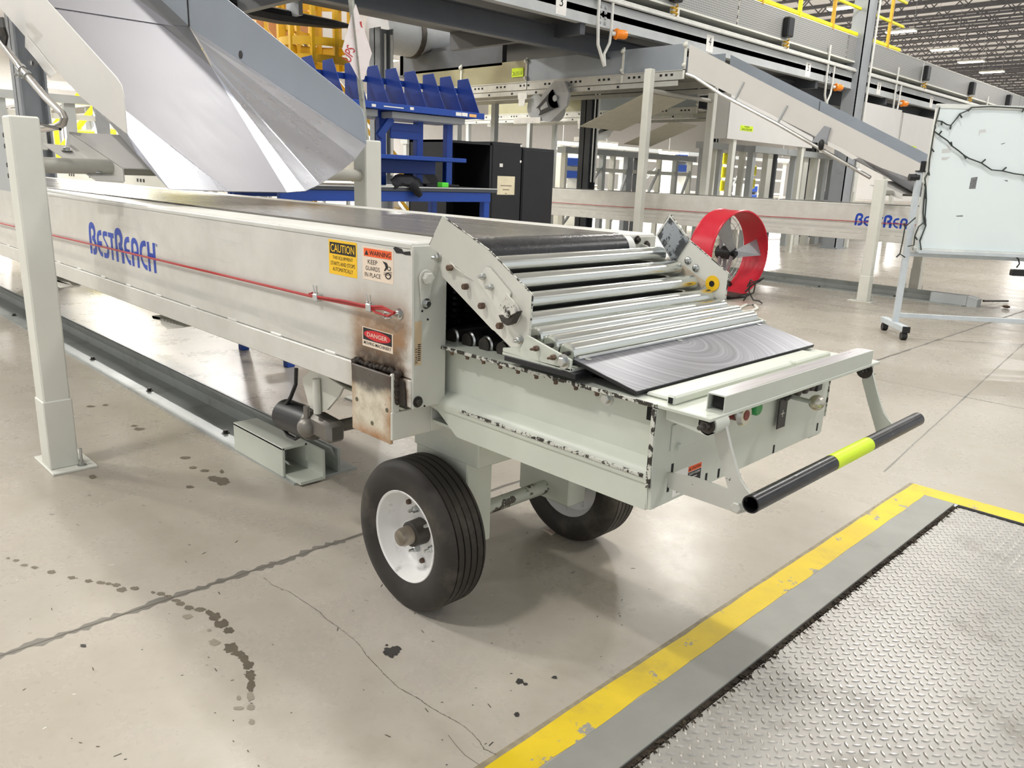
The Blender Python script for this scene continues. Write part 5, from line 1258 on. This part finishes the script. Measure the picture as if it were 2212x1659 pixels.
# yellow stairs, far left, and the yellow caged ladder
def stairs(x, y, rise, run, n, w, label, m=YELB, rz=0.0):
    t = thing('yellow_stairs', label, 'stairs', (x, y, 0), rz, group='yellow stairs')
    for s in (-1, 1):
        b = MB(); b.beam((0, s * w / 2, .05), (run, s * w / 2, rise), .06, .22); b.build('stringer', WHITES, t)
        b = MB(); b.beam((0, s * w / 2, 1.0), (run, s * w / 2, rise + .95), .06, .06); b.beam((0, s * w / 2, .55), (run, s * w / 2, rise + .5), .05, .05)
        for k in range(4): q = k / 3; b.beam((run * q, s * w / 2, rise * q), (run * q, s * w / 2, rise * q + 1.0), .06, .06, up=(1, 0, 0))
        b.build('handrail', m, t)
    for k in range(n):
        b = MB(); q = (k + .5) / n; b.box(run * q - .14, run * q + .14, -w / 2, w / 2, rise * q - .03, rise * q + .03); b.build('tread', m, t)
    return t
p = at(130, 300, x=-14.5); stairs(-15.4, p.y - .3, 2.6, 2.2, 11, 1.0, 'yellow stair flight seen through the gap between conduit and metal chute', rz=.9)
p = at(205, 300, x=-17.5); stairs(-18.0, p.y + .2, 2.8, 2.2, 11, 1.2, 'second yellow stair flight just behind the first', rz=1.5)
p = at(880, 350, x=-9.6); stairs(-9.6, p.y + .2, 2.9, 2.4, 12, .8, 'yellow stair flight behind the blue bench', YELS, rz=-2.4)
b = MB(); p = at(186, 300, x=-13.8); t = thing('yellow_pad_post', 'bright yellow padded post beyond the chute bracket', 'post', (-13.8, p.y, 0)); b.box(-.16, .16, -.16, .16, 0, 1.75, b=.03); b.build('pad', YELB, t)
b = MB(); b.box(-.22, .22, -.3, .3, .86, .98, b=.02); b.build('pad_foot', YELB, t)
for k, (u, v, h) in enumerate(((1559, 405, .35), (1622, 400, .30))):
    p = at(u, v, x=-11.0); t = thing('yellow_guard_pad', ('bright yellow pads on a post below the tagged white hood', 'bright yellow bollard pad beside the padded post')[k], 'post guard', (-11.0, p.y, 0)); b = MB()
    for j in range(3 if k == 0 else 2): b.box(-.08, .08, -.13, .13, p.z - .1 + j * .38 - .0, p.z - .1 + j * .38 + .30, b=.03)
    b.build('pad', YELB, t); b = MB(); b.box(-.16, -.08, -.06, .06, 0, 2.0); b.build('post', WHITES, t)
p = at(682, 60, x=-9.3)
t = thing('caged_ladder', 'yellow safety cage of a ladder high behind the sign pole', 'ladder cage', (-9.3, p.y, 0)); R_ = .52
for z in (2.70, 2.93, 3.55, 4.2):
    b = MB(); b.lathe((0, 0, z), (0, 0, 1), [(0, R_), (0, R_ + .02), (.11, R_ + .02), (.11, R_)], 28, False, False); b.build('hoop', YELS, t)
for k in range(10):
    a = 2 * PI * k / 10; b = MB(); b.box(math.cos(a) * R_ - .03, math.cos(a) * R_ + .03, math.sin(a) * R_ - .03, math.sin(a) * R_ + .03, 2.70, 5.2); b.build('cage_bar', YELS, t)
b = MB(); b.box(-.55, -.50, -.25, -.20, 0, 5.2); b.box(-.55, -.50, .2, .25, 0, 5.2)
for k in range(16): b.box(-.54, -.51, -.2, .2, .3 * k + .2, .3 * k + .23)
b.build('ladder', YELS, t)
p = at(635, 25, x=-11.5); t = thing('parcel_slide', 'brown wooden-faced slide high behind the yellow ladder cage', 'slide', (-11.5, p.y, 0)); b = MB(); b.box(-.4, 0, -.7, .55, p.z - .45, p.z + .9); b.build('brown_face', TANBOX, t); b = MB(); b.box(-.35, -.28, -.6, -.5, 0, p.z - .45); b.box(-.35, -.28, .35, .45, 0, p.z - .45); b.build('leg', GREYST, t)
q = [at(u, v, x=-8.6) for u, v in ((480, 0), (540, 22), (600, 34), (660, 43), (720, 52), (752, 56))]; t = thing('overhead_belt', 'dark sagging belt crossing high in front of the yellow ladder cage', 'conveyor belt', (-8.6, q[3].y, 0)); o = Vector(t.location); b = MB(); b.tube([c - o for c in q], [.07, .10, .10, .08, .06, .03], 8); b.build('belt', BLKM, t); b = MB(); b.box(-.06, .26, -.25, -.19, q[3].z, 3.358); b.build('hanger_frame', GREYST, t)
p = at(950, 72, x=-10.2); t = thing('chute_hopper', 'curved grey metal duct beyond the mezzanine beams', 'duct', (-10.2, p.y, 0)); b = MB(); b.lathe((-.5, -1.0, p.z - .05), (0, 1, .05), [(0, .30), (0, .36), (.7, .38), (.72, .34), (1.5, .30), (2.4, .24), (2.4, .2)], 24); b.build('shell', GREYST, t); b = MB(); b.lathe((-.5, -.3, p.z - .02), (0, 1, .05), [(0, .40), (.10, .40)], 24); b.build('clamp_band', DKSTEEL, t); b = MB(); b.cyl((-.5, -.6, p.z + .3), (-.5, -.6, 10.36), .012, 6); b.cyl((-.5, 1.1, p.z + .25), (-.5, 1.1, 10.36), .012, 6); b.build('hanger_rod', GREYST, t)
# left column with a disconnect switch
p = at(72, 250, x=-7.4); t = thing('switch_column', 'grey steel column with a disconnect switch behind the near post', 'column', (-7.4, p.y, 0)); ibeam(t, 3.2, .24, .24, GREYST)
b = MB(); q = at(75, 300, x=-7.27); b.box(.12, .20, q.y - p.y - .09, q.y - p.y + .09, q.z - .1, q.z + .1, b=.008); sw = b.build('switch_box', WHITES, t); b = MB(); b.hexb((.2, q.y - p.y, q.z + .01), (1, 0, 0), .03, .03, 1.2); b.build('switch_knob', DKSTEEL, sw)
# blue bins seen deep in the hall
for k, (u, v, x, l) in enumerate(((1225, 360, -13.0, 'blue bin rack behind the black cabinets'), (1455, 350, -13.5, 'blue bin rack behind the tall white post'), (1760, 428, -11.0, 'blue bin rack past the mezzanine columns'), (1610, 415, -14, 'blue bin rack behind the yellow bollard pad'))):
    p = at(u, v, x=x); t = thing('bin_rack', l, 'rack', (x, p.y, 0), group='blue bin racks'); b = MB(); b.box(-.3, .3, -.4, -.36, 0, p.z + .3); b.box(-.3, .3, .36, .4, 0, p.z + .3); b.build('side', WHITES, t)
    for j in range(2): b = MB(); b.box(-.3, .3, -.36, .36, p.z - .3 + .32 * j, p.z - .08 + .32 * j, b=.02); b.build('bin', BLUE, t)
# ---------------- setting: floor, dock leveller, paint, roof, far walls ----------------
b = MB(); x0, x1 = -70.0, 12.0
# floor with the pit for the dock leveller left out
PX0, PY1 = .63, 1.797
b.sheet([[(x0, -30, 0), (PX0, -30, 0), (PX0, 110, 0), (x0, 110, 0)], [(PX0, PY1, 0), (x1, PY1, 0), (x1, 110, 0), (PX0, 110, 0)]])
FL = tag(b.build('floor', FLOOR, None), 'polished grey-beige concrete warehouse floor', 'floor', kind='structure')
def flat(name, pts, mat, z=.0006, label=None):
    b = MB(); b.faces([(p[0], p[1], z) for p in pts], [tuple(range(len(pts)))]); o = b.build(name, mat, FL, norm=False)
    if o.data.polygons[0].normal.z < 0: o.data.flip_normals()
    if label: o['label'] = label
    return o
def fp(*uv): return [at(u, v, z=0) for u, v in uv]
# yellow line round the pit
b = MB(); n = 60
def jag(a): return a + random.uniform(-.0025, .0025)
ys = [-3.0 + (1.9 + 3.0) * i / n for i in range(n + 1)]
lo = [(jag(.546), y, .0008) for y in ys]; hi = [(jag(.629), min(y, 1.797), .0008) for y in ys]
for i in range(n): b.sheet([[lo[i], hi[i], hi[i + 1], lo[i + 1]]])
b.sheet([[(.629, 1.797, .0008), (6.0, 1.797, .0008), (6.0, 1.93, .0008), (.546, 1.90, .0008)]])
YL = b.build('yellow_line', YEL, FL, norm=False); YL['label'] = 'worn yellow safety line painted round the dock plate'
b = MB(); b.sheet([[(.532, -3, .0004), (.55, -3, .0004), (.55, 1.9, .0004), (.532, 1.9, .0004)]]); b.build('line_grime', plain('line_grime', (150, 140, 116), .6, 0, .2, 30), FL, norm=False)
# dock leveller: steel curb, brush seal, tread plate
t = thing('dock_leveler', 'steel dock leveller plate with raised diamond tread at the floor edge', 'dock plate', (.75, 0, 0))
b = MB(); b.box(.63 - .75, .746 - .75, -3, 1.797, -.30, .001, b=.001); b.build('curb_angle', CURB, t)
b = MB(); b.box(.746 - .75, .76 - .75, -3, 1.78, -.06, -.006)
for i in range(900):
    y = -1.2 + 2.98 * random.random(); x = .003 + .020 * random.random(); s = .0015 + .0025 * random.random(); b.obox((x, y, -.005 + .004 * random.random()), (s, random.uniform(-s, s), 0), (random.uniform(-s, s), s * .5, 0), (0, 0, s * .5))
b.build('brush_seal', BRUSH, t)
b = MB(); Xa, Xb, Ya, Yb = .765, 4.2, -3.0, 1.772
b.box(Xa - .75, Xb - .75, Ya, Yb, -.012, -.003); pl = b.build('tread_plate', TREAD, t)
b = MB(); pt = .0247; c45 = math.sqrt(.5); hl, hw_, hh = .0128, .0040, .0026
for i in range(-140, 141):
    for j in range(-140, 141):
        gx, gy = i * pt, j * pt; x = .90 + (gx + gy) * c45; y = (gx - gy) * c45 + .4
        if not (Xa - .002 < x < 2.6 and -1.5 < y < Yb - .006): continue
        # only what the picture can reach
        if x > .95 + (1.80 - y) * .0 + 1.75: continue
        dx, dy = (c45, c45) if (i + j) % 2 == 0 else (c45, -c45)
        ux, uy = -dy, dx; X, Y = x - .75, y
        P = [(X - dx * hl, Y - dy * hl, -.003), (X - dx * hl * .35 + ux * hw_, Y - dy * hl * .35 + uy * hw_, -.003), (X + dx * hl * .35 + ux * hw_, Y + dy * hl * .35 + uy * hw_, -.003), (X + dx * hl, Y + dy * hl, -.003), (X + dx * hl * .35 - ux * hw_, Y + dy * hl * .35 - uy * hw_, -.003), (X - dx * hl * .35 - ux * hw_, Y - dy * hl * .35 - uy * hw_, -.003),
             (X - dx * hl * .72, Y - dy * hl * .72, -.003 + hh), (X + dx * hl * .72, Y + dy * hl * .72, -.003 + hh), (X + ux * hw_ * .55, Y + uy * hw_ * .55, -.003 + hh), (X - ux * hw_ * .55, Y - uy * hw_ * .55, -.003 + hh)]
        b.faces(P, [(0, 1, 6), (1, 8, 6), (1, 2, 8), (2, 7, 8), (2, 3, 7), (3, 4, 7), (4, 9, 7), (4, 5, 9), (5, 6, 9), (5, 0, 6), (6, 8, 7, 9)])
b.build('diamond_tread', LUG, pl, ang=.5)
b = MB(); b.box(.63 - .75, 12 - .75, -3.0, 1.80, -.34, -.30); b.build('pit_bottom', VOID, t)
b = MB(); b.box(.76 - .75, 6 - .75, 1.774, 1.7975, -.3, -.0006); b.build('pit_gap_shade', VOID, t)  # black strip paints the shaded gap beside the tread plate

# slab joints and filler
def joint(p, q, w0, w1, m, z=.0003, n=40, wob=.012, name='slab_joint'):
    p, q = Vector(p), Vector(q); d = (q - p); s = Vector((-d.y, d.x, 0)).normalized(); b = MB(); A = []
    for i in range(n + 1):
        c = p + d * i / n; A.append((c + s * (w0 + random.uniform(-wob, wob)) + Vector((0, 0, z)), c - s * (w1 + random.uniform(-wob, wob)) + Vector((0, 0, z))))
    for (a, c), (e, f_) in zip(A, A[1:]): b.sheet([[c, f_, e, a]])
    return b.build(name, m, FL, norm=False)
JX = -.585; PJ = plain('patched_joint', (120, 116, 108), .45, 0, .10, 14)
joint((JX, -1.75, 0), (JX, -.30, 0), .016, .012, PJ, n=90)
joint((JX, -.30, 0), (JX, 9, 0), .010, .010, PJ, n=120, wob=.005)
joint((JX, -3, 0), (JX, 9, 0), .0015, .0015, CRACK, .0005, 60, .0008, 'saw_cut')
joint((.40, 1.95, 0), (-.05, 6.3, 0), .004, .004, JOINT, .0004, 30, .002)
joint((-4, 3.8, 0), (6, 3.75, 0), .004, .004, JOINT, .0004, 30, .002)
joint((-9, 7.0, 0), (6, 6.9, 0), .006, .006, JOINT, .0004, 30, .002)
# hairline crack
cr = fp((570, 1248), (590, 1265), (625, 1278), (660, 1302), (690, 1322), (705, 1338), (735, 1358), (765, 1382), (778, 1395), (790, 1414), (815, 1440), (835, 1462), (860, 1485), (905, 1510), (930, 1528), (950, 1540), (985, 1558), (1010, 1575), (1035, 1600), (1045, 1618), (1072, 1630))
b = MB()
for a, c in zip(cr, cr[1:]):
    m = 6
    for i in range(m):
        p = a.lerp(c, i / m); q = a.lerp(c, (i + 1) / m); s = Vector((0, random.uniform(.0004, .0011), 0)); o = Vector((0, random.uniform(-.0015, .0015), 0)); z = Vector((0, 0, .0005)); b.sheet([[p - s + o + z, q - s + z, q + s + z, p + s + o + z]])
c2 = fp((968, 1588), (985, 1610), (1005, 1632), (1035, 1652))
for p, q in zip(c2, c2[1:]): s = Vector((0, .0006, 0)); z = Vector((0, 0, .0005)); b.sheet([[p - s + z, q - s + z, q + s + z, p + s + z]])
b.build('hairline_crack', CRACK, FL, norm=False)
# drips and stains
BZ = 0.0
def blob(u, v, ru, rv, mat, z=.0004, n=18, jagd=.25, name='damp_spot'):
    c = at(u, v, z=0); rx = (at(u + ru, v, z=0) - at(u - ru, v, z=0)) / 2; ry = (at(u, v + rv, z=0) - at(u, v - rv, z=0)) / 2
    pts = []
    for i in range(n):
        a = 2 * PI * i / n; k = 1 + random.uniform(-jagd, jagd); pts.append(c + rx * math.cos(a) * k + ry * math.sin(a) * k)
    global BZ; BZ += .000012
    return flat(name, pts, mat, z + BZ)
for u, v, ru, rv in ((18, 1206, 4, 2.5), (35, 1211, 7, 3), (53, 1221, 8, 3), (75, 1226, 8, 3), (112, 1236, 9, 4.5), (155, 1248, 9, 3.5), (192, 1255, 9, 3.5), (217, 1259, 10, 3.5), (235, 1261, 7, 3), (251, 1264, 10, 4), (263, 1274, 12, 5), (291, 1271, 9, 4), (331, 1280, 5, 2.5), (348, 1283, 9, 4), (363, 1289, 9, 4), (380, 1297, 9, 3), (391, 1304, 11, 4.5), (408, 1313, 11, 5), (432, 1317, 12, 5)):
    blob(u, v, ru, rv, STAIN)
for u, v, ru, rv in ((452, 1324, 10, 6), (463, 1332, 13, 9), (480, 1348, 14, 9), (495, 1362, 12, 7), (498, 1400, 16, 11), (515, 1412, 14, 7), (528, 1422, 12, 8), (536, 1437, 11, 9), (541, 1458, 10, 12), (542, 1482, 8, 12)):
    blob(u, v, ru, rv, STAIND2, jagd=.3)
for u, v, ru, rv in ((406, 1332, 11, 5), (464, 1388, 12, 7), (452, 1362, 5, 3), (541, 1505, 8, 10), (542, 1528, 8, 7), (545, 1560, 7, 6), (516, 1508, 5, 5), (515, 1530, 12, 4)):
    blob(u, v, ru, rv, STAINP, z=.00035)
for u, v, ru, rv in ((845, 1409, 17, 11), (858, 1402, 8, 6), (180, 1395, 7, 3.5), (835, 1394, 3, 2), (1123, 1472, 9, 6), (1117, 1544, 6, 5), (1135, 1478, 5, 3), (1198, 1464, 6, 3)):
    blob(u, v, ru, rv, STAIND, .0005, name='dark_spot')
for u, v, ru, rv in ((300, 927, 13, 3), (290, 920, 8, 2), (400, 989, 11, 3), (417, 1010, 8, 3), (442, 1017, 9, 3), (470, 1036, 20, 6), (480, 1042, 14, 6), (460, 1032, 10, 4), (410, 1052, 9, 3), (479, 1019, 4, 4), (228, 875, 6, 2), (196, 878, 9, 2), (200, 1030, 8, 4)):
    blob(u, v, ru, rv, STAIN, name='damp_spot')
for i in range(150):
    u, v = random.uniform(0, 1500), random.uniform(900, 1655); c = at(u, v, z=0)
    if c.x > .52 or (c.x < -.02 and abs(c.y) < .0): continue
    a = random.uniform(0, PI); l = random.choice((.002, .003, .004, .008)); w = .0012; dx, dy = math.cos(a), math.sin(a)
    flat('debris_fleck', [c + Vector((dx * l - dy * w, dy * l + dx * w, 0)), c + Vector((-dx * l - dy * w, -dy * l + dx * w, 0)), c + Vector((-dx * l + dy * w, -dy * l - dx * w, 0)), c + Vector((dx * l + dy * w, dy * l - dx * w, 0))], random.choice((CRACK, STAIND, PAPER if i % 5 == 0 else CRACK)), .0007)

# leaf scraps by the rail end
b = MB(); c = at(2173, 666, z=0); b.sphere((c.x, c.y, .02), .035, 8, (1.2, .8, .5)); tag(b.build('brown_scrap', RUSTB, None), 'small brown scrap on the floor beyond the whiteboard foot', 'scrap')
c = at(1413, 1165, z=0)
b = MB(); c = at(1190, 1148, z=0); b.prism([(c.x - .03, c.y - .012, 0.0), (c.x + .025, c.y - .02, 0.0), (c.x + .012, c.y + .022, 0.0)], (0, 0, .004)); tag(b.build('paper_scrap', plain('pink_paper', (216, 196, 182), .8), None), 'scrap of pale paper on the floor under the far wheel', 'paper')

# roof deck with open-web joists, far walls
b = MB(); b.sheet([[(-70, -30, 10.35), (12, -30, 10.35), (12, 110, 10.35), (-70, 110, 10.35)]])
CE = tag(b.build('ceiling', CEIL, None), 'pale steel roof deck on dark open-web joists', 'ceiling', kind='structure')
ja = None
y = 31.0; k = 0
while y < 108:
    if ja is None:
        b = MB(); X0, X1 = -42.0, 4.0
        for z in (9.45, 10.28): b.box(X0, X1, -.05, .05, z - .05, z + .05)
        m = int((X1 - X0) / .75)
        for i in range(m):
            xa = X0 + .75 * i; za, zc = (9.5, 10.25) if i % 2 == 0 else (10.25, 9.5); b.beam((xa, 0, za), (xa + .75, 0, zc), .045, .045, up=(0, 1, 0))
        ja = b.build('roof_joist', JOIST, CE); ja.location = (0, y, 0)
    else:
        c = ja.copy(); COL.objects.link(c); c.location = (0, y, 0)
    y += 1.85; k += 1
b = MB(); b.box(-66, -65.8, -30, 110, 0, 10.3); tag(b.build('wall_far_left', WHITEP, None), 'pale far wall at the back of the hall', 'wall', kind='structure')
b = MB(); b.box(-66, 12, 108, 108.2, 0, 10.3); tag(b.build('wall_far', WHITEP, None), 'pale far end wall of the hall', 'wall', kind='structure')

# high-bay lamp bodies
proto = None; rd = 0
names = {18: 'high-bay lamp half hidden behind the wide building column', 19: 'biggest bright high-bay lamp, next to the wide building column', 20: 'second biggest high-bay lamp, beyond the one beside the wide column', 21: 'third biggest high-bay lamp in the row under the roof joists', 22: 'smallest high-bay lamp, last of the row above the whiteboard'}
for i, (lx, ly, lw) in enumerate(LAMPS):
    if proto is None:
        proto = thing('high_bay_lamp', 'x', 'ceiling lamp', (0, 0, 0), group='high-bay lamps')
        b = MB(); b.box(-.62, .62, -.20, .20, 8.02, 8.10, b=.01); b.build('housing', WHITES, proto)
        b = MB(); b.box(-.60, .60, -.185, .185, 8.0, 8.02); b.build('lens', LAMPGLOW, proto)
        b = MB()
        for s in (-1, 1): b.cyl((s * .5, 0, 8.09), (s * .5, 0, 10.36), .008, 5)
        b.build('hanger_wire', GREYLT, proto); r = proto
    else: r = copy_tree(proto)
    r.location = (lx, ly, 0); r['label'] = names.get(i, 'unseen high-bay lamp placed to light the hall')
# tube lights under the mezzanine
tl = None
for k, (u, v, x, l) in enumerate(((1215, 322, -17.4, 'bright tube light seen between the black cabinets and the dark column'), (1310, 312, -13.0, 'bright tube light below the second feeder motor'), (1445, 330, -12.5, 'bright tube light just beside the tall white post'), (1690, 345, -12.5, 'bright tube light under the white chute'), (100, 185, -13.0, 'bright tube light seen between the conduit and the chute skirt'))):
    p = at(u, v, x=x)
    if tl is None:
        tl = thing('tube_light', l, 'strip light', (x, p.y, p.z), group='tube lights'); b = MB(); b.box(-.05, .05, -.45, .45, -.03, .03, b=.01); b.build('tube', TUBEGLOW, tl); b = MB(); b.box(-.06, .06, -.46, .46, .03, .08); b.build('batten', WHITES, tl); b = MB(); b.cyl((0, 0, .07), (0, 0, 10.36 - p.z), .01, 6); b.build('rod', GREYLT, tl); r = tl
    else:
        r = copy_tree(tl); r.location = (x, p.y, p.z); r['label'] = l
    ld = bpy.data.lights.new('tube_glow', 'AREA'); ld.shape = 'RECTANGLE'; ld.size = .12; ld.size_y = .9; ld.energy = 60; lo = bpy.data.objects.new('tube_glow', ld); COL.objects.link(lo); lo.location = (x, p.y, p.z - .06)
